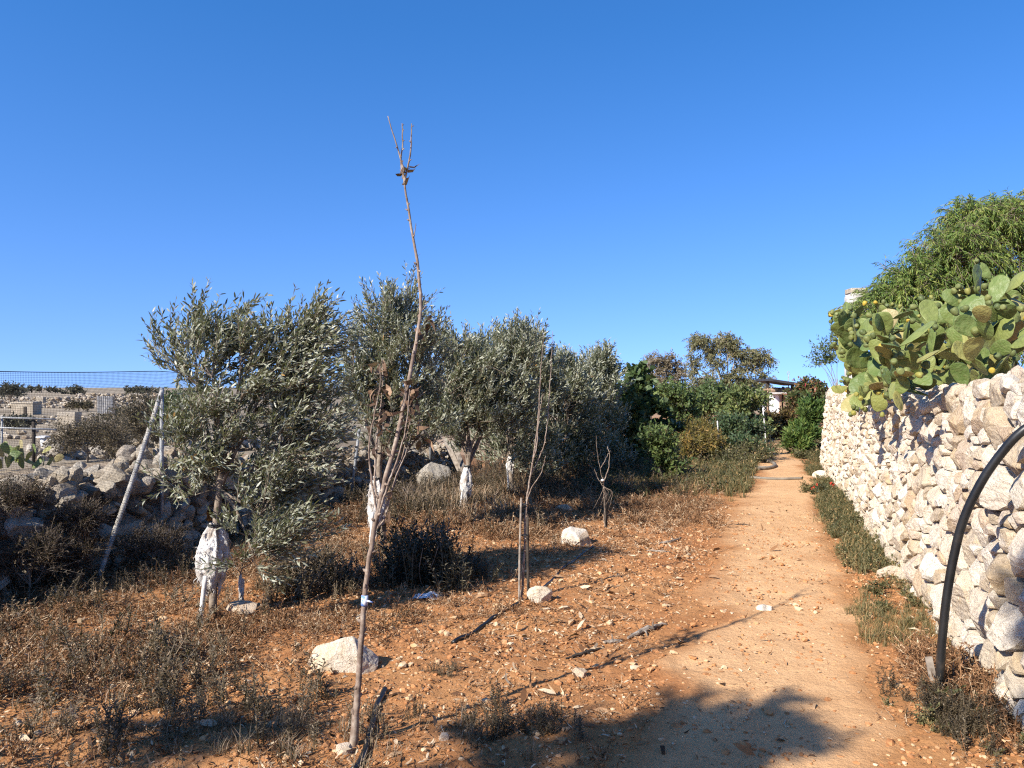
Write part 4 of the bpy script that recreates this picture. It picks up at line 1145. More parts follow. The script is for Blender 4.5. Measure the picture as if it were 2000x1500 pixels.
boulder(1605, 935, 30, 18, 'white stone in the weeds at the foot of the stone wall', 22, 'rock_white', tint=0.7)
boulder(1745, 1135, 52, 30, 'reddish fallen stone at the foot of the stone wall by the grass', 23, 'rock_white', tint=0.93)
boulder(846, 918, 66, 78, 'tall pale boulder at the far end of the rubble wall behind the olives', 24, 'stone_old', tint=0.6)
boulder(1375, 838, 30, 34, 'squared pale stone block under the citrus trees', 31, 'rock_white', tint=0.6, cat='stone block')
boulder(1388, 832, 24, 16, 'low white stone beside the squared block under the citrus trees', 32, 'rock_white', tint=0.5, cat='stone block')

# ---------------------------------------------------------------- the tall bare sapling in front
def knobs(mb, rng, pts, r0, n):
    for f in np.linspace(0.05, 0.97, n) + rng.normal(size=n) * 0.008:
        i = min(len(pts) - 2, max(0, int(f * (len(pts) - 1)))); p = pts[i]
        d = nrm(nrm(pts[i + 1] - pts[i]) * 0.8 + rng.normal(size=3) * 0.9)
        r = np.interp(i / len(pts), np.linspace(0, 1, len(r0)), r0)
        tube(mb, np.array([p, p + d * (r * 1.5 + 0.003), p + d * (r * 1.9 + rng.uniform(0.004, 0.012))]), [r * 0.75, r * 0.6 + 0.0005, 0.0012], 5)
def stem(mb, rng, px, d, r, n=40, wob=0.0025, nk=10, dz=0.0):
    p = np.array([dp(a, b, d + dz * i / len(px)) for i, (a, b) in enumerate(px)])
    c = curve(p, n); c = c + np.stack([fbm(np.stack([np.arange(n) * 0.55, np.zeros(n) + k * 9 + px[0][1], np.zeros(n)], 1), 2) for k in range(3)], 1) * wob
    tube(mb, c, r, 8); knobs(mb, rng, c, r, nk); return c

def dead_leaves(mb, rng, c, px_list, d, n, L):
    for px, py in px_list:
        p = dp(px, py, d)
        m = n
        b = p + rng.normal(size=(m, 3)) * 0.016
        dd = np.stack([rng.normal(0, 0.55, m), rng.normal(0, 0.55, m), rng.uniform(-1.2, 0.1, m)], 1)
        leaves(mb, b, dd, rng.normal(size=(m, 3)), L * rng.uniform(0.7, 1.2, m), L * rng.uniform(0.24, 0.42, m), np.clip(rng.normal(0.5, 0.28, m), 0, 1), rng.normal(0.9, 0.7, m))
        for q in range(m): tube(mb, np.array([p + rng.normal(size=3) * 0.004, b[q]]), 0.0009, 3, 0.3, cap=False)
d = 3.48
b = gp2(690, 1461); d = b[1]
t = thing('bare_sapling', 'tall nearly leafless sapling in front, its thin leader reaching far into the sky', 'tree', b)
mb = MB()
main = [(690, 1470), (697, 1375), (704, 1280), (713, 1165), (722, 1090), (735, 1015), (750, 945), (772, 865), (790, 785), (805, 705), (817, 645), (822, 600), (818, 535), (808, 470), (797, 405), (790, 362), (785, 322), (775, 285), (766, 255), (757, 226)]
c_main = stem(mb, rng, main, d, [0.021, 0.0135, 0.0118, 0.0108, 0.0108, 0.0095, 0.0085, 0.0075, 0.0058, 0.004, 0.002], 120, 0.003, 46)
mb.build('trunk', M['bark_young'], t, smooth=True)
def br(*a):
    m_ = MB(); stem(m_, rng, *a); m_.build('branch', M['bark_young'], t, smooth=True)
br([(790, 352), (783, 318), (786, 280), (785, 240)], d, [0.0045, 0.0035, 0.002], 20, 0.0015, 8, 0.05)
br([(790, 355), (797, 322), (802, 290), (804, 241)], d, [0.0042, 0.0035, 0.002], 20, 0.0015, 8, -0.05)
br([(738, 1010), (727, 945), (721, 880), (730, 815), (741, 765), (743, 715)], d, [0.005, 0.0037, 0.0017], 40, 0.003, 12, -0.12)
br([(740, 1000), (733, 940), (735, 870), (744, 790), (748, 735), (746, 700)], d, [0.0048, 0.004, 0.0018], 40, 0.003, 12, 0.12)
br([(735, 1020), (752, 965), (775, 900), (791, 845), (797, 800), (800, 760)], d, [0.005, 0.0038, 0.002], 40, 0.003, 12, -0.08)
br([(738, 1030), (760, 975), (780, 915), (795, 850), (808, 790)], d, [0.004, 0.003, 0.0015], 30, 0.003, 9, 0.10)
br([(737, 1032), (752, 1010), (770, 940), (789, 895), (803, 850)], d, [0.004, 0.003, 0.0015], 30, 0.003, 8, 0.04)
br([(806, 470), (811, 448), (812, 436)], d, [0.003, 0.001], 8, 0.001, 2)
br([(820, 610), (832, 596), (831, 585)], d, [0.003, 0.0012], 8, 0.001, 2)
mb = MB()
dead_leaves(mb, rng, None, [(788, 325), (797, 330), (794, 347)], d, 3, 0.05)
dead_leaves(mb, rng, None, [(838, 622), (846, 632), (826, 640)], d, 2, 0.06)
dead_leaves(mb, rng, None, [(800, 745), (803, 768), (797, 782), (740, 725), (738, 770), (795, 760), (808, 790)], d, 4, 0.055)
dead_leaves(mb, rng, None, [(798, 752), (800, 775), (806, 760), (795, 800), (742, 712), (738, 742), (735, 765), (748, 758), (747, 800), (745, 835), (742, 870)], d, 4, 0.062)
dead_leaves(mb, rng, None, [(812, 845), (822, 838), (818, 860), (786, 860), (760, 960), (752, 1020), (842, 800), (725, 830), (733, 715)], d, 2, 0.062)
mb.build('dead_leaves', M['dead_leaf'], t)
mb = MB()
i0 = int(np.argmin(abs(c_main[:, 2] - dp(712, 1170, d)[2])))
tube(mb, c_main[i0 - 1:i0 + 2], 0.0155, 10)
tube(mb, np.array([c_main[i0], c_main[i0] + [0.02, -0.012, 0.0], c_main[i0] + [0.038, -0.01, -0.006]]), [0.005, 0.004], 5)
M['tape'] = noise_mat('blue_tape', [(0.45, (0.10, 0.22, 0.55)), (0.55, (0.7, 0.74, 0.8))], 40, 0.5, 0)
mb.build('blue_tape', M['tape'], t, smooth=True)

# ---------------------------------------------------------------- slender sapling with its stake
b = gp2(1020, 1172); d = b[1]
t = thing('slender_sapling', 'slender leafless sapling tied to a thin stake, near the middle of the orchard', 'tree', b)
mb = MB()
stem(mb, rng, [(1019, 1175), (1023, 1090), (1027, 1000), (1035, 935), (1043, 880), (1050, 830), (1054, 760), (1058, 700), (1061, 650)], d, [0.011, 0.0085, 0.007, 0.0052, 0.0036, 0.0016], 70, 0.006, 30)
mb.build('trunk', M['bark_young'], t, smooth=True)
def br(*a):
    m_ = MB(); stem(m_, rng, *a); m_.build('branch', M['bark_young'], t, smooth=True)
br([(1036, 930), (1050, 900), (1062, 870), (1070, 820), (1074, 760), (1077, 700), (1080, 648)], d, [0.0045, 0.0034, 0.0015], 50, 0.006, 22, 0.15)
br([(1040, 905), (1048, 870), (1052, 820), (1060, 770)], d, [0.005, 0.0025], 30, 0.004, 9, -0.12)
br([(1028, 980), (1040, 950), (1056, 925), (1066, 890)], d, [0.004, 0.002], 20, 0.004, 6, -0.1)
for py in (1045, 985): 
    mb = MB(); p = dp(1024.5, py, d); th = np.linspace(0, 2 * np.pi, 17)
    tube(mb, np.stack([p[0] + 0.024 * np.cos(th), p[1] + 0.022 * np.sin(th), p[2] + 0 * th], 1), 0.0035, 5, cap=False)
    mb.build('tie', M['cord'], t, smooth=True)
stake(1014, 1178, 1018, 972, d - 0.03, 0.009, 'thin grey stake bound to the slender leafless sapling', M['wood_grey'])
stake(1032, 1168, 1030, 1010, d + 0.06, 0.012, 'dark stake standing right behind the slender leafless sapling', M['wood_dark'])

# dead twiggy plant on a dark stake
b = gp2(1183, 1030); d = b[1]
stake(1183, 1032, 1184, 962, d, 0.02, 'short dark stake holding the withered forked plant', M['wood_dark'])
t = thing('withered_plant', 'withered forked plant without leaves above the short dark stake', 'plant', b)
mb = MB()
stem(mb, rng, [(1181, 1030), (1180, 980), (1178, 940), (1172, 915), (1166, 880), (1164, 850)], d - 0.05, [0.005, 0.0032, 0.0012], 40, 0.01, 12)
stem(mb, rng, [(1178, 945), (1188, 915), (1190, 890), (1186, 872)], d - 0.05, [0.006, 0.003], 20, 0.008, 6)
stem(mb, rng, [(1173, 915), (1184, 895), (1192, 880)], d - 0.05, [0.004, 0.002], 20, 0.008, 5)
stem(mb, rng, [(1178, 950), (1168, 935), (1160, 915)], d - 0.05, [0.004, 0.002], 20, 0.008, 5)
for k in range(6): stem(mb, rng, [(1179, 950), (1180 + rng.normal(0, 9), 962), (1180 + rng.normal(0, 12), 985 + rng.normal(0, 10))], d - 0.05, [0.0025, 0.001], 12, 0.008, 2)
mb.build('stems', M['bark_young'], t, smooth=True)
mb = MB(); v, f = ico(3); c = dp(1177, 938, d - 0.08)
mb.add(v * np.array([0.022, 0.02, 0.016]) * (1 + 0.2 * fbm(v * 3, 2))[:, None] + c, f); mb.build('snail_cluster', M['fleece'], t, smooth=True)
# small stump with a scrap of fleece right of the nearest olive
b = gp2(476, 1190); d = b[1]
t = thing('dead_seedling', 'dead seedling with a scrap of pale fleece beside the flat yellowish rock', 'plant', b)
mb = MB()
stem(mb, rng, [(478, 1192), (474, 1160), (470, 1130), (474, 1105), (484, 1085)], d, [0.010, 0.006, 0.002], 30, 0.008, 8)
stem(mb, rng, [(472, 1120), (460, 1105), (455, 1090)], d, [0.004, 0.0015], 15, 0.006, 4)
stem(mb, rng, [(473, 1110), (492, 1098), (500, 1080)], d, [0.004, 0.0015], 15, 0.006, 4)
mb.build('stems', M['bark_young'], t, smooth=True)
mb = MB(); v, f = ico(4); c = dp(472, 1150, d)
v = v * (1 + 0.5 * fbm(v * 2.2 + 3, 3))[:, None] * np.array([0.02, 0.02, 0.10])
mb.add(v + c, f); mb.build('fleece_scrap', M['fleece'], t, smooth=True)

# ---------------------------------------------------------------- dark woody shrub and brown mound under the first olive
def shrub(name, label, cat, px, py, w, n_st, h, mats, proto, seed, tsh=0.0, dd=0.0):
    r = np.random.default_rng(seed); b = gp2(px, py); k = b[1] / FPX
    t = thing(name, label, cat, b)
    mb = MB()
    xy = np.stack([b[0] + r.normal(0, w * k * 0.24, n_st), b[1] + dd + r.normal(0, w * k * 0.18, n_st)], 1)
    e = np.exp(-((xy[:, 0] - b[0]) / (w * k * 0.42)) ** 2)
    scatter(mb, r, proto, xy, h * (0.40 + 0.60 * e) * r.uniform(0.45, 1.2, n_st), tsh)
    mb.build('foliage', M[mats], t)
    mb = MB()
    for q in range(14):
        s = np.array([b[0] + r.normal(0, w * k * 0.12), b[1] + dd + r.normal(0, w * k * 0.08), b[2] - 0.03]); e_ = s + np.array([r.normal(0, w * k * 0.15), r.normal(0, w * k * 0.12), h * r.uniform(0.5, 0.85)])
        tube(mb, curve([s, (s + e_) / 2 + r.normal(size=3) * 0.02, e_], 6), [0.006, 0.002], 5)
    mb.build('stems', M['bark'], t, smooth=True)
    return t
M['rosemary'] = leaf_mat('dark_shrub_leaf', [(0.0, (0.026, 0.022, 0.012)), (0.5, (0.060, 0.050, 0.028)), (0.85, (0.12, 0.10, 0.062)), (1.0, (0.20, 0.16, 0.10))], trans=0.08)
shrub('dark_shrub', 'dark upright woody shrub directly right of the tall sapling, half way down', 'shrub', 815, 1150, 270, 62, 0.48, 'rosemary', P_up, 4, dd=0.25)
shrub('brown_shrub', 'brownish leafy mound under the hanging branches of the nearest olive', 'shrub', 585, 1170, 230, 90, 0.34, 'weed_dark', P_up, 6, 0.12, dd=0.3)

# ---------------------------------------------------------------- plastic litter, driftwood, irrigation pipes
b = gp2(833, 1170); mb = MB()
g = np.linspace(-1, 1, 22); A_, B_ = np.meshgrid(g, g); a_, b_ = A_.ravel(), B_.ravel()
hh = 0.022 * (1 + fbm(np.stack([a_ * 1.5, b_ * 1.8, a_ * 0], 1), 4) * 1.6) * (1.1 - a_ ** 2 * 0.8)
rr = 1 + 0.3 * fbm(np.stack([a_ * 2, b_ * 2, a_ * 0 + 7], 1), 2)
v = np.stack([a_ * 0.10 * rr + b_ * 0.03, b_ * 0.05 * rr, hh], 1)
i, j = np.meshgrid(np.arange(21), np.arange(21), indexing='ij')
f4 = np.stack([i * 22 + j, i * 22 + j + 1, (i + 1) * 22 + j + 1, (i + 1) * 22 + j], -1).reshape(-1, 4)
mb.add(np.concatenate([v, v - [0, 0, 0.003]]) + b, np.concatenate([f4, f4[:, ::-1] + 484]))
M['plastic'] = noise_mat('white_plastic', [(0.3, (0.55, 0.56, 0.58)), (0.7, (0.8, 0.8, 0.82))], 12, 0.35, 0.2, 30, 0.01, 0.5)
props(mb.build('plastic_sheet', M['plastic'], origin=b, smooth=True), 'crumpled scrap of white plastic on the soil in front of the dark shrub', 'litter')

def drift(px0, py0, px1, py1, r, lab, seed, mat='wood_grey'):
    q = np.random.default_rng(seed); a = gp2(px0, py0); c = gp2(px1, py1); mb = MB()
    p = curve([a + [0, 0, r * 0.6], (a + c) / 2 + [q.normal(0, .02), q.normal(0, .02), r * 1.3], c + [0, 0, r * 0.7]], 12)
    p = p + q.normal(size=p.shape) * r * 0.25
    tube(mb, p, [r * 0.5, r, r * 1.1, r * 0.8, r * 0.35], 7)
    for k in range(3):
        i_ = q.integers(3, 9); d_ = nrm(q.normal(size=3) + [0, 0, 0.6]); tube(mb, np.array([p[i_], p[i_] + d_ * r * 3, p[i_] + d_ * r * 5 + [0, 0, -r]]), [r * 0.5, r * 0.15], 5)
    props(mb.build('driftwood', M[mat], origin=a, smooth=False), lab, 'wood')
drift(1225, 1246, 1300, 1224, 0.016, 'weathered grey branch piece lying on the soil at the path edge', 1)
drift(1180, 1257, 1215, 1252, 0.012, 'small grey wood chip left of the weathered branch piece', 2)
drift(1278, 1062, 1330, 1050, 0.010, 'thin pale stick on the bare soil left of the path', 3)
drift(1262, 1077, 1312, 1080, 0.008, 'short pale stick lying just below the other thin stick', 4)
drift(1105, 1287, 1180, 1265, 0.009, 'dark twig lying across the soil below the grey branch piece', 5, 'wood_dark')
drift(1430, 1027, 1465, 1029, 0.009, 'dark stick at the left edge of the path beyond the bare soil', 6, 'wood_dark')

M['pipe'] = noise_mat('black_pipe', [(0.3, (0.007, 0.007, 0.007)), (0.62, (0.016, 0.0155, 0.015)), (0.85, (0.07, 0.052, 0.038))], 9, 0.4, 0.2, 30, 0.004, 0.5)
M['pipe_grey'] = noise_mat('dusty_hose', [(0.3, (0.11, 0.095, 0.075)), (0.7, (0.28, 0.24, 0.19))], 6, 0.7, 0.1, 30, 0.004)
def ground_pipe(pxs, r, name, lab, mat, lift=0.5, bury=()):
    p = np.array([gp2(*q) for q in pxs]); c = curve(p, 60)
    c[:, 2] = gz(c[:, 0], c[:, 1]) + r * lift
    k = np.array([0.15, 0.2, 0.3, 0.2, 0.15]); z = np.convolve(np.pad(c[:, 2], 2, mode='edge'), k, 'valid'); c[:, 2] = np.maximum(z, c[:, 2] - r * 0.5)
    for i_ in bury: c[i_, 2] -= r * 1.2
    mb = MB(); tube(mb, c, r, 10)
    props(mb.build(name, M[mat], origin=p[0], smooth=True), lab, 'pipe')
ground_pipe([(690, 1510), (712, 1480), (725, 1430), (735, 1385), (752, 1350)], 0.016, 'irrigation_pipe', 'black irrigation pipe on the ground beside the foot of the tall sapling', 'pipe')
ground_pipe([(885, 1258), (915, 1240), (950, 1220), (985, 1196), (1012, 1180)], 0.015, 'irrigation_pipe', 'black irrigation pipe running to the foot of the slender sapling', 'pipe')
ground_pipe([(1060, 1150), (1090, 1120), (1130, 1090), (1160, 1068)], 0.012, 'irrigation_pipe', 'partly buried dark pipe leading up to the angular pale rock', 'pipe', 0.1)
ground_pipe([(412, 1222), (350, 1250), (300, 1276), (262, 1300), (215, 1320)], 0.014, 'irrigation_pipe', 'black irrigation pipe crossing the weeds left of the nearest olive trunk', 'pipe', 0.9)
ground_pipe([(1340, 926), (1400, 921), (1450, 921), (1495, 919), (1513, 914), (1508, 907), (1495, 904)], 0.035, 'garden_hose', 'thick grey hose bent in a hook across the left side of the path', 'pipe_grey', 0.9)
ground_pipe([(1436, 933), (1480, 937), (1520, 939), (1565, 938)], 0.025, 'garden_hose', 'straight dark hose lying across the whole path', 'pipe_grey', 0.8)
ground_pipe([(1382, 918), (1440, 913), (1496, 915)], 0.02, 'garden_hose', 'thin grey hose just behind the hooked one at the path edge', 'pipe_grey', 0.9)

# arching black pipe by the wall
b = gp2(1832, 1362); d = b[1]
p = [b - [0, 0, 0.12], dp(1834, 1330, d), dp(1840, 1240, d - 0.01), dp(1852, 1140, d - 0.03), dp(1873, 1040, d - 0.07), dp(1908, 955, d - 0.13), dp(1955, 885, d - 0.2), dp(2005, 836, d - 0.27)]
p += [p[-1] + np.array([0.18, -0.05, 0.10]), p[-1] + np.array([0.42, -0.10, 0.14]), p[-1] + np.array([0.8, -0.15, 0.10]), p[-1] + np.array([1.3, -0.15, 0.06])]
mb = MB(); pc = curve(p, 90); pc = pc + 0.004 * np.stack([fbm(np.stack([np.arange(90) * 0.16, np.full(90, 3.0 * q), np.zeros(90)], 1), 2) for q in range(3)], 1)
tube(mb, pc, 0.0212, 18)
props(mb.build('black_pipe', M['pipe'], origin=b, smooth=True), 'thick black plastic pipe arching up from the ground over the stone wall', 'pipe')
# grey board leaning at its foot
a = gp2(1826, 1352); c = dp(1812, 1282, a[1] + 0.03)
mb = MB(); u = nrm(c - a); s = nrm(np.cross(u, [0.2, 1, 0])); n_ = np.cross(s, u)
box(mb, (a + c) / 2 + u * 0.0, (1, 1, 1), np.stack([s * 0.035, n_ * 0.012, u * np.linalg.norm(c - a)], 1))
props(mb.build('grey_board', M['wood_grey'], origin=a), 'short grey board leaning at the foot of the arching black pipe', 'board')
# white stick leaning on the wall
a = gp2(1660, 988); c = np.array([face_x(a[1] + 1.0) - 0.02, a[1] + 1.0, 0.50]); c = dp(1692, 926, a[1] + 0.45)
mb = MB(); tube(mb, curve([a, (a + c) / 2 + [0, 0, 0.01], c], 6), [0.014, 0.011], 7)
props(mb.build('white_stick', M['stake'], origin=a, smooth=True), 'white stick leaning against the stone wall above the green weeds', 'stick')
# red flowering weed
b = gp2(1598, 962); t = thing('red_flower_plant', 'low plant with a few red flowers at the foot of the stone wall', 'plant', b)
mb = MB(); xy = np.stack([b[0] + rng.normal(0, 0.12, 14), b[1] + rng.normal(0, 0.12, 14)], 1); scatter(mb, rng, P_lf, xy, rng.uniform(0.14, 0.24, 14), -0.15); mb.build('leaves', M['weed_green'], t)
M['red'] = noise_mat('red_petal', [(0.4, (0.30, 0.03, 0.02)), (0.6, (0.45, 0.06, 0.03))], 20, 0.6, 0)
for px, py in ((1590, 951), (1594, 946), (1623, 944), (1627, 947), (1586, 955)):
    mb = MB(); c = dp(px, py, b[1] - 0.1)
    for k in range(7): leaves(mb, c[None], rng.normal(size=(1, 3)) + [0, -0.3, 0.5], rng.normal(size=(1, 3)), 0.028, 0.022, 0.5, 0.4)
    mb.build('flower', M['red'], t)
# ================================================================== prickly pears on the wall
def pad_mat():
    m, nt, out = new_mat('cactus_pad')
    tc = nt.nodes.new('ShaderNodeTexCoord'); oi = nt.nodes.new('ShaderNodeObjectInfo')
    ob = tc.outputs['Object']
    c = ramp(nt, oi.outputs['Random'], [(0.0, (0.075, 0.115, 0.028)), (0.4, (0.130, 0.172, 0.045)), (0.78, (0.205, 0.22, 0.060)), (0.95, (0.28, 0.25, 0.08)), (1.0, (0.30, 0.24, 0.11))])
    blot = ramp(nt, noise(nt, 5, 5, 0.6, ob), [(0.45, (0, 0, 0)), (0.75, (1, 1, 1))])
    c = mix(nt, math_(nt, 'MULTIPLY', blot, 0.4), c, (0.25, 0.25, 0.10))
    scar = ramp(nt, noise(nt, 8, 6, 0.7, ob), [(0.66, (0, 0, 0)), (0.73, (1, 1, 1))])
    c = mix(nt, math_(nt, 'MULTIPLY', scar, 0.45), c, (0.27, 0.185, 0.10))
    v = nt.nodes.new('ShaderNodeTexVoronoi'); v.inputs['Scale'].default_value = 34; v.inputs['Randomness'].default_value = 0.45
    nt.links.new(ob, v.inputs['Vector'])
    dot = ramp(nt, v.outputs['Distance'], [(0.13, (1, 1, 1)), (0.22, (0, 0, 0))])
    c = mix(nt, math_(nt, 'MULTIPLY', dot, 0.55), c, (0.10, 0.085, 0.04))
    finish(nt, out, c, 0.5, [(dot, 0.5, 0.006), (noise(nt, 10, 3, 0.5, ob), 0.4, 0.02)], 0.35)
    return m
def fruit_mat():
    m, nt, out = new_mat('cactus_fruit')
    tc = nt.nodes.new('ShaderNodeTexCoord'); oi = nt.nodes.new('ShaderNodeObjectInfo')
    c = ramp(nt, oi.outputs['Random'], [(0.0, (0.08, 0.105, 0.032)), (0.8, (0.16, 0.175, 0.05)), (0.93, (0.28, 0.25, 0.05)), (0.985, (0.50, 0.32, 0.03)), (1.0, (0.5, 0.24, 0.03))])
    v = nt.nodes.new('ShaderNodeTexVoronoi'); v.inputs['Scale'].default_value = 95
    nt.links.new(tc.outputs['Object'], v.inputs['Vector'])
    dot = ramp(nt, v.outputs['Distance'], [(0.2, (1, 1, 1)), (0.35, (0, 0, 0))])
    c = mix(nt, math_(nt, 'MULTIPLY', dot, 0.5), c, (0.12, 0.09, 0.04))
    finish(nt, out, c, 0.5, [(dot, 0.5, 0.004)], 0.35)
    return m
M['pad'] = pad_mat(); M['fruit'] = fruit_mat()
def mesh_only(name, v, f, mat):
    me = bpy.data.meshes.new(name); me.from_pydata([tuple(p) for p in v], [], [tuple(int(i) for i in q) for q in f])
    for p in me.polygons: p.use_smooth = True
    me.materials.append(mat); return me
rng = np.random.default_rng(404)
PADS = []
for k in range(6):
    v, f = ico(4); v = v.copy(); u = (v[:, 2] + 1) / 2
    wid = rng.uniform(0.30, 0.37); o_ = rng.uniform(0, 50, 3)
    x = v[:, 0] * wid * (0.55 + 0.62 * u ** 0.9); z = u
    edge = 1 + 0.06 * fbm(np.stack([v[:, 0] * 1.5, 0 * u, v[:, 2] * 1.5], 1) + o_, 2)
    y = v[:, 1] * 0.040 * (1.2 - 0.5 * u) + rng.uniform(-0.35, 0.35) * x ** 2 + rng.uniform(-0.22, 0.22) * (z - 0.3) ** 2 + 0.035 * fbm(np.stack([x * 4, 0 * u, z * 4], 1) + o_, 2)
    PADS.append(mesh_only('pad', np.stack([x * edge, y, z * edge], 1), f, M['pad']))
FRUITS = []
for k in range(3):
    v, f = ico(3); v = v.copy(); u = (v[:, 2] + 1) / 2
    s = 0.44 + 0.16 * u; top = np.where(v[:, 2] > 0.8, 0.86, 1)
    FRUITS.append(mesh_only('fruit', np.stack([v[:, 0] * s * 0.72, v[:, 1] * s * 0.72, np.minimum(u, 0.93 + 0.0 * u) * 1.0 - 0.05 * (u > 0.92)], 1), f, M['fruit']))

def frame(d, n):
    z = nrm(d); x = nrm(np.cross(n, z)); y = np.cross(z, x)
    return np.stack([x, y, z], 1)
def mat4(Rm, s, p):
    m = np.eye(4); m[:3, :3] = Rm * s; m[:3, 3] = p
    return Matrix([list(r) for r in m])
SKY_X = [1590, 1612, 1640, 1700, 1790, 1850, 1890, 1925, 1950, 1990, 2060, 2300]
SKY_Y = [690, 640, 592, 592, 590, 560, 520, 492, 515, 520, 530, 530]
def pear(label, y0, n_pads, seed, hang=4, length=(0.24, 0.36)):
    n_pads = min(92, int(n_pads * 1.9)); length = (length[0] * 0.72, length[1] * 0.9)
    r = np.random.default_rng(seed)
    base = np.array([face_x(y0) + 0.42, y0, 1.50])
    t = thing('prickly_pear', label, 'cactus', base, 'prickly pears along the top of the stone wall')
    pads = []; queue = []; tries = 0
    def ok(b, d, L):
        tip = b + d * L; c = b + d * L * 0.6
        px = 1000 + tip[0] / tip[1] * FPX; py = 757 - (tip[2] - EYE) / tip[1] * FPX
        if px < 1603 or py < np.interp(px, SKY_X, SKY_Y): return False
        face = face_x(c[1]) + 0.14
        if c[0] > face - 0.05 and c[2] < 1.66: return False
        if c[0] < face and (c[0] < face - 0.42 or tip[2] < 1.28): return False
        for q in pads:
            if np.linalg.norm(q[0] + q[1] * q[2] * 0.6 - c) < 0.075: return False
        return True
    while len(pads) < n_pads and tries < 6000:
        tries += 1
        if r.random() < 0.16 or not pads:
            b = base + np.array([r.uniform(-0.30, 0.35), r.uniform(-0.6, 0.6), r.uniform(0.02, 0.14)])
            d = nrm(np.array([r.normal(-0.35, 0.5), r.normal(-0.15, 0.5), r.uniform(0.3, 1.0)])); par = None
        else:
            par = int(r.integers(0, len(pads))); pb, pd_, pl, pn, kids = pads[par]
            if kids >= 3: continue
            ph = r.uniform(-1.15, 1.15)
            x = np.cross(pn, pd_)
            b = pb + pd_ * pl * (0.56 + 0.40 * math.cos(ph)) + x * pl * 0.36 * math.sin(ph)
            d = nrm(pd_ * math.cos(ph * 0.8) + x * math.sin(ph * 0.8) + r.normal(size=3) * 0.38 + np.array([-0.10, -0.05, 0.10]))
        L = r.uniform(*length)
        n = nrm(r.normal(size=3) * 1.2 + np.array([-0.2, -0.3, 0.25]))
        n = nrm(n - d * np.dot(n, d))
        if not ok(b, d, L): continue
        if par is not None: pads[par][4] += 1
        pads.append([b, d, L, n, 0])
    k = 0
    while k < hang:                                    # pads drooping over the edge of the wall
        yy_ = y0 + r.uniform(-0.55, 0.55); b = np.array([face_x(yy_) + 0.10, yy_, r.uniform(1.60, 1.72)])
        d = nrm(np.array([r.uniform(-0.6, -0.2), r.normal(-0.1, 0.3), r.uniform(-0.8, 0.35)])); n = nrm(np.array([-0.7, -0.6, 0.3]) + r.normal(size=3) * 0.35); n = nrm(n - d * np.dot(n, d))
        pads.append([b, d, r.uniform(*length), n, 0]); k += 1
    for b, d, L, n, kids in pads:
        o = bpy.data.objects.new('pad', PADS[int(r.integers(0, len(PADS)))]); COL.objects.link(o)
        W = mat4(frame(d, n), L, b - d * 0.012)
        o.parent = t; o.matrix_local = Matrix.Translation([-float(q) for q in base]) @ W
        if r.random() < (0.5 if kids < 2 else 0.25):
            x = np.cross(n, d)
            for q in range(int(r.integers(1, 5))):
                ph = r.uniform(-1.25, 1.25)
                fb = b + d * L * (0.55 + 0.41 * math.cos(ph)) + x * L * 0.35 * math.sin(ph) + n * r.normal(0, 0.006)
                fd = nrm(d * math.cos(ph) + x * math.sin(ph) + r.normal(size=3) * 0.3 + n * 0.25)
                fo = bpy.data.objects.new('fruit', FRUITS[int(r.integers(0, 3))]); COL.objects.link(fo)
                FW = mat4(frame(fd, n + 0.3), r.uniform(0.05, 0.072), fb - fd * 0.006)
                fo.parent = o; fo.matrix_local = W.inverted() @ FW
    return t
pear('prickly pear at the far left end of the clump, pads held out over the path', 10.5, 40, 1, 5, (0.27, 0.37))
pear('prickly pear with drooping pads casting shadow down the stone wall, second from the left end', 9.1, 40, 2, 7, (0.27, 0.38))
pear('low prickly pear in the middle of the clump, below the acacia', 8.0, 38, 3, 4, (0.26, 0.36))
pear('tall prickly pear with the highest pads, standing behind the big cap stones', 6.95, 50, 4, 1, (0.24, 0.34))
pear('prickly pear at the right edge, closest to the arching black pipe', 5.8, 42, 5, 0, (0.22, 0.31))

# white gatepost behind the cactus
d = 14.2; b = dp(1672, 700, d); b[2] = 1.45
t = thing('stone_pillar', 'pale square stone pillar standing up behind the left end of the prickly pears', 'pillar', b)
M['plaster'] = noise_mat('weathered_plaster', [(0.3, (0.34, 0.31, 0.27)), (0.7, (0.58, 0.55, 0.50))], 5, 0.9, 0.5, 25, 0.02)
mb = MB(); h = dp(0, 572, d)[2]
v, f = ico(4); q = np.sign(v) * np.abs(v) ** 0.12
mb.add(q * np.array([0.15, 0.15, (h - b[2]) / 2]) * (1 + 0.07 * fbm(v * 3, 3))[:, None] + [b[0], b[1], (h + b[2]) / 2], f); mb.build('shaft', M['plaster'], t, smooth=True)
mb = MB(); v2 = np.sign(v) * np.abs(v) ** 0.15
mb.add(v2 * np.array([0.155, 0.155, 0.045]) * (1 + 0.06 * fbm(v * 2.5, 3))[:, None] + [b[0] + 0.01, b[1], h + 0.03], f); mb.build('cap_stone', M['stone_old'], t, smooth=True)

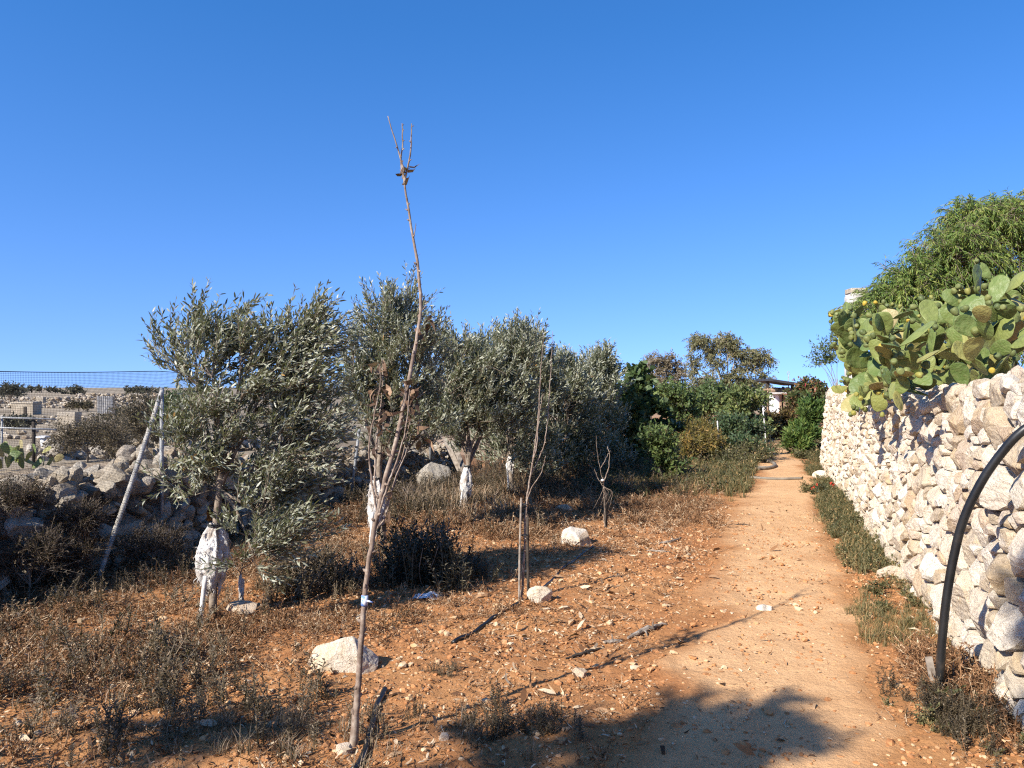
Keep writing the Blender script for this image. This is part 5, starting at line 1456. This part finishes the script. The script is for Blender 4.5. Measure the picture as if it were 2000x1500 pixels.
# ================================================================== net fence above the rubble wall
def fen_x(y): return -5.80 + 0.3263 * y
b = np.array([fen_x(7.5), 7.5, 0.5])
t = thing('net_fence', 'black mesh net fence on steel posts above the low rubble wall', 'fence', b)
M['net'] = noise_mat('black_net', [(0.4, (0.03, 0.03, 0.03)), (0.6, (0.10, 0.095, 0.085))], 8, 0.7, 0)
M['steel'] = noise_mat('galvanised_post', [(0.3, (0.20, 0.20, 0.20)), (0.7, (0.40, 0.40, 0.39))], 14, 0.5, 0.2, 50, 0.003, 0.4)
M['rope'] = noise_mat('rope_wrapped_pole', [(0.3, (0.28, 0.25, 0.21)), (0.7, (0.52, 0.49, 0.43))], 22, 0.85, 0.5, 60, 0.006)
mb = MB()
Y0, Y1 = 4.6, 13.6
def net_pos(yy, zz):
    ztop = 1.755 - 0.035 * np.abs(np.sin((yy - 7.5) / 3.0 * np.pi)) 
    zz_ = 0.36 + (ztop - 0.36) * zz
    w = 0.055 * fbm(np.stack([yy * 1.1, zz * 1.7, 0 * yy], 1), 2) + 0.01 * np.sin(zz * 60)
    return np.stack([fen_x(yy) + w, yy + 0.02 * fbm(np.stack([yy * 2, zz * 3, 0 * yy + 7], 1), 2), zz_], 1)
def ribbon(p, wv):
    k = len(p); v = np.concatenate([p - wv, p + wv]); i = np.arange(k - 1)
    mb.add(v, np.stack([i, i + 1, k + i + 1, k + i], 1))
STEP = 0.0135
th_ = 0.00085
dirf = nrm(np.array([0.3263, 1, 0]))
for y in np.arange(Y0, Y1, STEP):
    z = np.linspace(0, 1, 16); p = net_pos(np.full(16, y) + 0.006 * np.sin(z * 9 + y * 3), z)
    ribbon(p, dirf * th_); 
    ribbon(p, np.array([th_, 0, 0]))
for z in np.linspace(0, 1, int(1.39 / STEP)):
    yv = np.arange(Y0, Y1 + 0.01, 0.09); p = net_pos(yv, np.full(len(yv), z))
    ribbon(p, np.array([0, 0, th_])); ribbon(p, np.array([th_, 0, 0]))
mb.build('net', M['net'], t)
mb = MB(); yv = np.arange(Y0, Y1, 0.06); tube(mb, net_pos(yv, np.ones(len(yv))) + [0, 0, 0.002], 0.0035, 5); mb.build('edge_cord', M['cord'], t, smooth=True)
for y, h, lean in ((7.5, 1.60, 0.0), (10.9, 1.02, 0.12), (13.45, 1.35, 0.03)):
    mb = MB(); a = np.array([fen_x(y), y, 0.05]); e = a + [lean, 0, h - 0.05]
    tube(mb, np.array([a, (a + e) / 2, e]), 0.019, 10); mb.build('post', M['steel'], t, smooth=True)
mb = MB(); a = gp2(186, 1142); e = np.array([fen_x(7.5) + 0.02, 7.46, 1.57])
c = curve([a - [0, 0, 0.05], (a + e) / 2 + [0.01, 0, -0.015], e], 60)
tube(mb, c, 0.020 + 0.002 * np.sin(np.arange(60) * 2.1), 10)
brace = mb.build('brace', M['rope'], t, smooth=True)
mb = MB(); u = np.linspace(0, 80 * 2 * np.pi, 1300); k = np.linspace(0.02, 0.98, 1300)
cc = np.stack([np.interp(k, np.linspace(0, 1, 60), c[:, i]) for i in range(3)], 1); ax = nrm(c[-1] - c[0]); s = nrm(np.cross(ax, [0, 0, 1])); w_ = np.cross(ax, s)
tube(mb, cc + 0.0185 * (np.cos(u)[:, None] * s + np.sin(u)[:, None] * w_), 0.0045, 5); mb.build('rope', M['rope'], brace, smooth=True)

# weathered planks leaning on the far end of the rubble wall
for k, (x0, x1, lab) in enumerate(((905, 868, 'weathered grey plank leaning behind the third olive, left one of two'), (914, 884, 'weathered grey plank leaning behind the third olive, right one of two'))):
    a = gp2(x0, 935 + 2 * k); e = dp(x1, 855 + 6 * k, a[1] + 0.35); u = nrm(e - a); s = nrm(np.cross(u, [0, 1, 0])); n_ = np.cross(s, u)
    mb = MB(); box(mb, (a + e) / 2, (1, 1, 1), np.stack([s * 0.085, n_ * 0.02, u * np.linalg.norm(e - a)], 1)); props(mb.build('plank', M['wood_grey'], origin=a), lab, 'plank')

# ================================================================== shed and poles at the end of the path
d = 32.0
b = dp(1525, 800, d); b[2] = 0
t = thing('garden_shed', 'little white garden shed with porch and dark slanting roof where the path ends', 'shed', b)
M['white_wall'] = noise_mat('white_wall', [(0.3, (0.62, 0.62, 0.62)), (0.7, (0.80, 0.80, 0.80))], 3, 0.85, 0.2, 20, 0.01)
M['roof_dark'] = noise_mat('dark_roof', [(0.3, (0.02, 0.021, 0.025)), (0.7, (0.055, 0.055, 0.06))], 4, 0.7, 0.2, 20, 0.01)
M['wood_warm'] = noise_mat('warm_wood', [(0.3, (0.20, 0.12, 0.07)), (0.7, (0.38, 0.26, 0.17))], 9, 0.85, 0.3, 40, 0.005)
def P(px, py, dd=0): return dp(px, py, d + dd)
mb = MB(); x0, x1 = P(1507, 0)[0], P(1522, 0)[0]; z1 = P(0, 770)[2]
box(mb, ((x0 + x1) / 2, d + 0.6, z1 / 2), (x1 - x0, 1.2, z1)); mb.build('wall', M['white_wall'], t)
mb = MB(); x0, x1 = P(1523, 0)[0] + 0.01, P(1546, 0)[0]; box(mb, ((x0 + x1) / 2, d + 1.0, z1 / 2), (x1 - x0, 0.1, z1)); mb.build('back_wall', M['wood_dark'], t)
for px in (1523.5, 1531, 1540, 1546):
    mb = MB(); box(mb, (P(px, 0)[0], d - 0.05, z1 / 2), (0.07, 0.07, z1)); mb.build('porch_post', M['wood_warm'], t)
mb = MB(); x0, x1 = P(1505, 0)[0], P(1548, 0)[0]; box(mb, ((x0 + x1) / 2, d + 0.4, z1 + 0.045), (x1 - x0, 1.6, 0.07)); mb.build('lintel', M['plaster'], t)
mb = MB(); a, e = P(1497, 742), P(1556, 751); u = e - a
Rm = np.stack([nrm(u), [0, 1, 0], nrm(np.cross(nrm(u), [0, 1, 0]))], 1)
box(mb, (a + e) / 2 + [0, 0.5, 0], (np.linalg.norm(u), 2.0, 0.09), Rm); mb.build('roof', M['roof_dark'], t)
for px, z in ((1503, P(0, 743)[2]), (1553, P(0, 751)[2])):
    mb = MB(); box(mb, (P(px, 0)[0], d + 0.3, z / 2), (0.11, 0.11, z)); mb.build('roof_post', M['wood_dark'], t)
mb = MB()
for k in range(40):
    v, f = rock(rng, (0.16, 0.14, 0.09), 2, 6); mb.add(v + [rng.uniform(P(1505, 0)[0], P(1545, 0)[0]), d + 0.4 + rng.normal(0, 0.3), z1 + 0.13 + rng.uniform(0, 0.07)], f, rng.random())
mb.build('dry_thatch', M['wood_warm'], t)
b = P(1540, 745, 0.5); mb = MB(); tube(mb, np.array([[b[0], b[1], 0.5], b, dp(1540, 731, d + 0.5)]), 0.018, 6)
th = np.linspace(0, 2 * np.pi, 21); c = dp(1540, 731, d + 0.5)
tube(mb, np.stack([c[0] + 0.05 * np.cos(th), c[1] + 0 * th, c[2] + 0.05 + 0.06 * np.sin(th)], 1), 0.012, 5)
props(mb.build('antenna', M['steel'], origin=[b[0], b[1], 0.5], smooth=True), 'thin pale antenna mast sticking up behind the shed roof', 'antenna')
def pole(px0, py0, px1, py1, dd, r, lab, mat):
    a = dp(px0, py0, dd); e = dp(px1, py1, dd); mb = MB(); tube(mb, curve([a, (a + e) / 2 + [0.01, 0, 0], e], 6), r, 7)
    props(mb.build('pole', M[mat], origin=a, smooth=True), lab, 'pole')
pole(1496, 876, 1490, 799, 21, 0.016, 'thin pale pole leaning at the end of the path below the shed', 'stake')
pole(1499, 840, 1499, 758, 27, 0.025, 'thin wooden pole rising to the left of the white shed', 'wood_warm')
pole(1403, 885, 1401, 822, 17.2, 0.016, 'thin white rod with a knotted rag among the bean plants', 'stake')
pole(1409, 893, 1408, 862, 16.6, 0.012, 'short white rod standing in front of the bean plants', 'stake')
# slatted panel among the trees
d = 24; b = dp(1290, 850, d); b[2] = 0
t = thing('slatted_panel', 'dark slatted wooden panel half hidden between the fig bush and citrus tree', 'panel', b)
mb = MB()
for k in range(7): box(mb, (b[0], d, 0.95 + k * 0.085), (0.6, 0.04, 0.055))
mb.build('slats', M['wood_grey'], t); 
for s in (-1, 1):
    mb = MB(); box(mb, (b[0] + s * 0.29, d + 0.05, 0.75), (0.06, 0.05, 1.5)); mb.build('frame_post', M['wood_dark'], t)

# ================================================================== fields beyond the net
M['dry_bush'] = leaf_mat('dry_bush_leaf', [(0.0, (0.045, 0.034, 0.018)), (0.5, (0.105, 0.078, 0.040)), (1.0, (0.20, 0.15, 0.085))], trans=0.12)
M['scrub'] = leaf_mat('shade_toned_scrub_leaf', [(0.0, (0.024, 0.016, 0.009)), (0.5, (0.060, 0.039, 0.022)), (1.0, (0.15, 0.10, 0.055))], trans=0.1)  # brown scrub darkened: the rubble wall's shadow is put into the leaf colour
M['far_bush'] = leaf_mat('far_bush_leaf', [(0.0, (0.055, 0.054, 0.036)), (0.6, (0.105, 0.098, 0.066)), (1.0, (0.16, 0.145, 0.10))], trans=0.1)
bush(rng, 'dry_shrub', 'large twiggy brown shrub behind the net, left of the steel post', 'shrub', 170, 890, 14, [(150, 855, 0, 45, 28, .6, 1), (195, 845, .3, 42, 34, .6, 1), (225, 862, 0, 30, 26, .5, .7)], M['dry_bush'], (0.05, 0.015), 130, 8, 9, tr=0.02)
bush(rng, 'dry_shrub', 'dark brown thicket behind the net, close to the top of the steel post', 'shrub', 285, 880, 17, [(275, 815, 0, 36, 40, .8, 1), (315, 830, .2, 30, 40, .8, 1), (255, 845, 0, 26, 28, .6, .5)], M['dry_bush'], (0.065, 0.02), 150, 8, 9, tr=0.025)
bush(rng, 'dry_shrub', 'green leafy shrub just right of the steel post', 'shrub', 340, 850, 15, [(338, 795, 0, 22, 22, .4, 1), (350, 820, 0, 26, 24, .5, .8)], M['fig_leaf'], (0.07, 0.025), 60, 7, 8, tr=0.02)
for px, py, d_, w_, h_, lab in ((55, 1140, 5.9, 70, 62, 'brown scrub darkened for shade at the rubble wall foot, at the picture left edge'),
                               (135, 1130, 6.25, 60, 50, 'brown scrub darkened for shade at the foot of the rubble wall, left of the leaning brace'),
                               (300, 1110, 6.75, 60, 50, 'brown scrub darkened for shade at the foot of the rubble wall, between brace and nearest olive'),
                               (30, 1000, 6.05, 60, 34, 'dry brown scrub growing over the top of the rubble wall at the left edge'),
                               (150, 1040, 6.3, 46, 30, 'dry brown scrub hanging over the face of the rubble wall')):
    bush(rng, 'dry_shrub', lab, 'shrub', px, py, d_, [(px - w_ * .4, py - h_ * .75, 0, w_ * .6, h_ * .7, .16, 1), (px + w_ * .4, py - h_ * .9, 0, w_ * .6, h_ * .7, .16, 1)], M['scrub'], (0.026, 0.007), 60, 7, 9, tr=0.010, n_main=7, twig_len=(0.08, 0.2))
# small cactus behind the net on the far left
b = dp(30, 905, 12.5); b[2] = float(gz(b[0], b[1])[0])
t = thing('prickly_pear', 'small prickly pear behind the net at the left edge of the picture', 'cactus', b)
r = np.random.default_rng(8)
for k in range(34):
    p = b + np.array([r.normal(0, 0.28), r.normal(0, 0.2), abs(r.normal(0.05, 0.14))]); dd = nrm(np.array([r.normal(0, .5), r.normal(0, .5), 1.0])); n = nrm(r.normal(size=3) + [-.4, -.7, .2])
    o = bpy.data.objects.new('pad', PADS[k % 6]); COL.objects.link(o); o.parent = t
    o.matrix_local = Matrix.Translation([-float(q) for q in b]) @ mat4(frame(dd, nrm(n - dd * np.dot(n, dd))), r.uniform(0.16, 0.24), p)
# pipe railing
d = 13.2; b = dp(65, 880, d); b[2] = float(gz(b[0], b[1])[0])
t = thing('pipe_railing', 'thin pale pipe railing on dark posts behind the net on the far left', 'railing', b)
for px in (4, 66, -70):
    mb = MB(); a = dp(px, 815, d); tube(mb, np.array([[a[0], d, b[2] - 0.05], [a[0], d, (a[2] + b[2]) / 2], a]), 0.03 if px == 66 else 0.018, 8); mb.build('post', M['wood_dark'] if px == 66 else M['steel'], t, smooth=True)
for py in (836, 816):
    mb = MB(); tube(mb, np.array([dp(-70, py - 3, d - 0.06), dp(20, py, d - 0.06), dp(110, py + 3, d - 0.06)]), 0.014, 7); mb.build('rail', M['steel'], t, smooth=True)
# white stool
d = 17.3; b = dp(85, 872, d); b[2] = float(gz(b[0], b[1])[0])
t = thing('stool', 'white stool with a wide flat top behind the net, below the pipe railing', 'stool', b)
mb = MB(); z = dp(0, 853, d)[2]; box(mb, (b[0], d, z), (0.22, 0.22, 0.035)); mb.build('top', M['white_wall'], t)
mb = MB(); tube(mb, np.array([[b[0], d, b[2] - 0.02], [b[0], d, (z + b[2]) / 2], [b[0], d, z - 0.013]]), [0.07, 0.045, 0.07], 14); mb.build('pedestal', M['white_wall'], t, smooth=True)
# corrugated panel
d = 30; b = dp(207, 830, d); b[2] = float(gz(b[0], b[1])[0])
t = thing('corrugated_gate', 'pale corrugated metal gate standing in the dry field behind the net', 'gate', b)
x0, x1 = dp(189, 0, d)[0], dp(221, 0, d)[0]; z0, z1 = dp(0, 808, d)[2], dp(0, 774, d)[2]
xx = np.linspace(x0, x1, 61); wv = 0.025 * np.sin(np.arange(61) * 2 * np.pi / 8)
v = np.concatenate([np.stack([xx, d + wv, 0 * xx + z0], 1), np.stack([xx, d + wv, 0 * xx + z1], 1), np.stack([xx, d + 0.01 + wv, 0 * xx + z1], 1), np.stack([xx, d + 0.01 + wv, 0 * xx + z0], 1)])
i = np.arange(60); mb = MB(); mb.add(v, np.concatenate([np.stack([i + 61 * k, i + 1 + 61 * k, i + 1 + 61 * ((k + 1) % 4), i + 61 * ((k + 1) % 4)], 1) for k in range(4)]))
M['corr'] = noise_mat('corrugated_metal', [(0.3, (0.36, 0.34, 0.31)), (0.7, (0.52, 0.50, 0.47))], 6, 0.6, 0)
mb.build('sheet', M['corr'], t)
for s in (x0, x1):
    mb = MB(); box(mb, (s, d + 0.06, (z1 + b[2]) / 2), (0.07, 0.07, z1 - b[2] + 0.1)); mb.build('post', M['wood_grey'], t)
# field walls, ruined huts
def field_wall(px0, px1, py, d, h, lab, seed):
    r = np.random.default_rng(seed); a = dp(px0, py, d); e = dp(px1, py, d * 1.03); mb = MB()
    n = int(np.linalg.norm(e - a) / 0.10)
    for k in range(int(n * 1.5)):
        u = (k + r.random()) / (n * 1.5); p = a + (e - a) * u; p[2] = float(gz(p[0], p[1])[0]); s = h * r.uniform(0.22, 0.4)
        v, f = rock(r, (s * 1.4, s, s * 0.75), 1, 5); mb.add(v + p + [0, r.normal(0, h * 0.2), h * r.random() * 0.85], f, r.random())
    props(mb.build('field_wall', M['stone_old'], origin=a), lab, 'wall', kind='thing')
field_wall(-60, 180, 812, 24, 0.30, 'pale dry stone field wall in the left fields, nearest of the far walls', 1)
field_wall(-80, 190, 796, 34, 0.40, 'pale stone field wall crossing the left fields beside the corrugated gate', 2)
field_wall(-100, 330, 780, 62, 0.55, 'distant stone field wall running under the skyline behind the net', 3)
M['ruin'] = noise_mat('ruin_wall', [(0.3, (0.27, 0.22, 0.16)), (0.7, (0.46, 0.39, 0.30))], 2.5, 0.95, 0.6, 12, 0.05)
field_wall(150, 420, 768, 110, 0.8, 'faint stone field wall far off between the net posts and the first olive', 4)
field_wall(-60, 260, 773, 85, 0.7, 'faint far field wall just under the left skyline', 5)
def ruin(px0, px1, py0, py1, d, lab):
    a = dp(px0, py1, d); e = dp(px1, py0, d); b = np.array([(a[0] + e[0]) / 2, d, float(gz(a[0], d)[0])])
    t = thing('stone_hut', lab, 'hut', b); w = e[0] - a[0]; h = e[2] - b[2] + 0.0
    mb = MB(); box(mb, b + [0, w * 0.35, h / 2], (w, w * 0.7, h)); mb.build('wall', M['ruin'], t)
    mb = MB(); box(mb, b + [0, w * 0.35, h + 0.05], (w * 1.04, w * 0.74, 0.10)); mb.build('roof', M['stone_old'], t)
    mb = MB(); box(mb, b + [w * 0.15, -0.01, h * 0.36], (w * 0.14, 0.05, h * 0.7)); mb.build('door', M['wood_dark'], t)
ruin(22, 64, 788, 800, 48, 'low flat-roofed stone hut behind the net in the left fields')
ruin(70, 84, 778, 788, 70, 'tiny white hut below the skyline at the left')
ruin(112, 146, 812, 850, 22, 'squat pale block of a hut beside the twiggy brown shrub')
# thickets along the skyline
for k in range(22):
    px = rng.uniform(-160, 640) if k < 18 else rng.uniform(640, 1250); d = rng.uniform(70, 230); w = rng.uniform(14, 42); h = rng.uniform(3.5, 8)
    b = dp(px, 800, d); b[2] = float(gz(b[0], b[1])[0]); top = 760 - rng.uniform(0, 4.5) * (1 if 60 < px < 240 or px > 640 else 0.35)
    L = [(dp(px + w * q, top + h * 0.8 + abs(q) * 2, d), np.array([w * 0.42 / FPX * d, w * 0.3 / FPX * d, h / FPX * d]), 1.0) for q in (-0.6, 0, 0.6)]
    t = thing('thicket', 'low dark thicket on the far skyline of the fields to the left', 'bush', b, 'thickets along the far skyline')
    wmb, lmb = grow(rng, [b - [0, 0, 0.1], b + [0, 0, 0.3], b + [0, 0, 0.6]], 0.12, L, 4, 26, 5, 7, (0.012 * d ** 0.75 * 0.75, 0.012 * d ** 0.75 * 0.4), twig_len=(0.4, 1.0), twig_wood=False, spread=0.9, tint=(0.45, 0.2), wood_sides=4)
    wmb.build('trunk', M['bark'], t); lmb.build('crown', M['far_bush'], t)
# dry bushes in the middle distance on the left
for k in range(8):
    px = rng.uniform(-60, 700); d = rng.uniform(26, 62); w = rng.uniform(14, 40); h = rng.uniform(7, 15)
    gy_ = 757 + FPX * 1.45 / d
    bush(rng, 'dry_shrub', 'small brown bush scattered in the dry fields behind the net', 'shrub', px, gy_, d, [(px - w * 0.3, gy_ - h * 0.7, 0, w * 0.4, h * 0.7, w * 0.4 / FPX * d, 1), (px + w * 0.3, gy_ - h * 0.6, 0, w * 0.4, h * 0.6, w * 0.4 / FPX * d, 1)],
         M['far_bush'] if k % 2 else M['dry_bush'], (0.16, 0.06), 34, 5, 7, tr=0.03, group='small bushes in the dry fields', n_main=4)

# ================================================================== the tree behind the viewer whose shade reaches the bottom of the picture
SH = 5.4 / math.tan(R(SUN_EL))
def above(x, y, z=5.4): k = z / math.tan(R(SUN_EL)); return np.array([x - LH[0] * k, y - LH[1] * k, z])
b = np.array([-4.6, -3.6, 0.0])
L = [(above(0.42, 3.25), np.array([0.80, 0.52, 0.35]), 1.5), (above(0.95, 3.62, 5.0), np.array([0.42, 0.36, 0.22]), 0.8), (above(0.15, 3.2), np.array([0.35, 0.25, 0.2]), 0.5), (above(-1.5, 3.62), np.array([0.5, 0.13, 0.14]), 0.4), (above(2.78, 3.72), np.array([0.26, 0.24, 0.22]), 0.6), (above(3.15, 4.12), np.array([0.24, 0.24, 0.22]), 0.6),
     (above(0.4, 1.5), np.array([1.9, 0.9, 0.6]), 2.5), (above(2.6, 2.6), np.array([0.7, 0.6, 0.4]), 0.8)]
tree(rng, 'carob_tree', 'carob tree standing behind the viewer whose shade falls across the path in front', 'tree', b, [b - [0, 0, 0.1], b + [-0.3, 0, 1.5], b + [-0.2, 0.2, 3.0]], 0.14, L, M['bark'], M['fig_leaf'],
     n_main=9, n_shoot=210, n_twig=7, n_leaf=9, leaf=(0.09, 0.05), twig_len=(0.12, 0.3), up=0.2, spread=0.7)
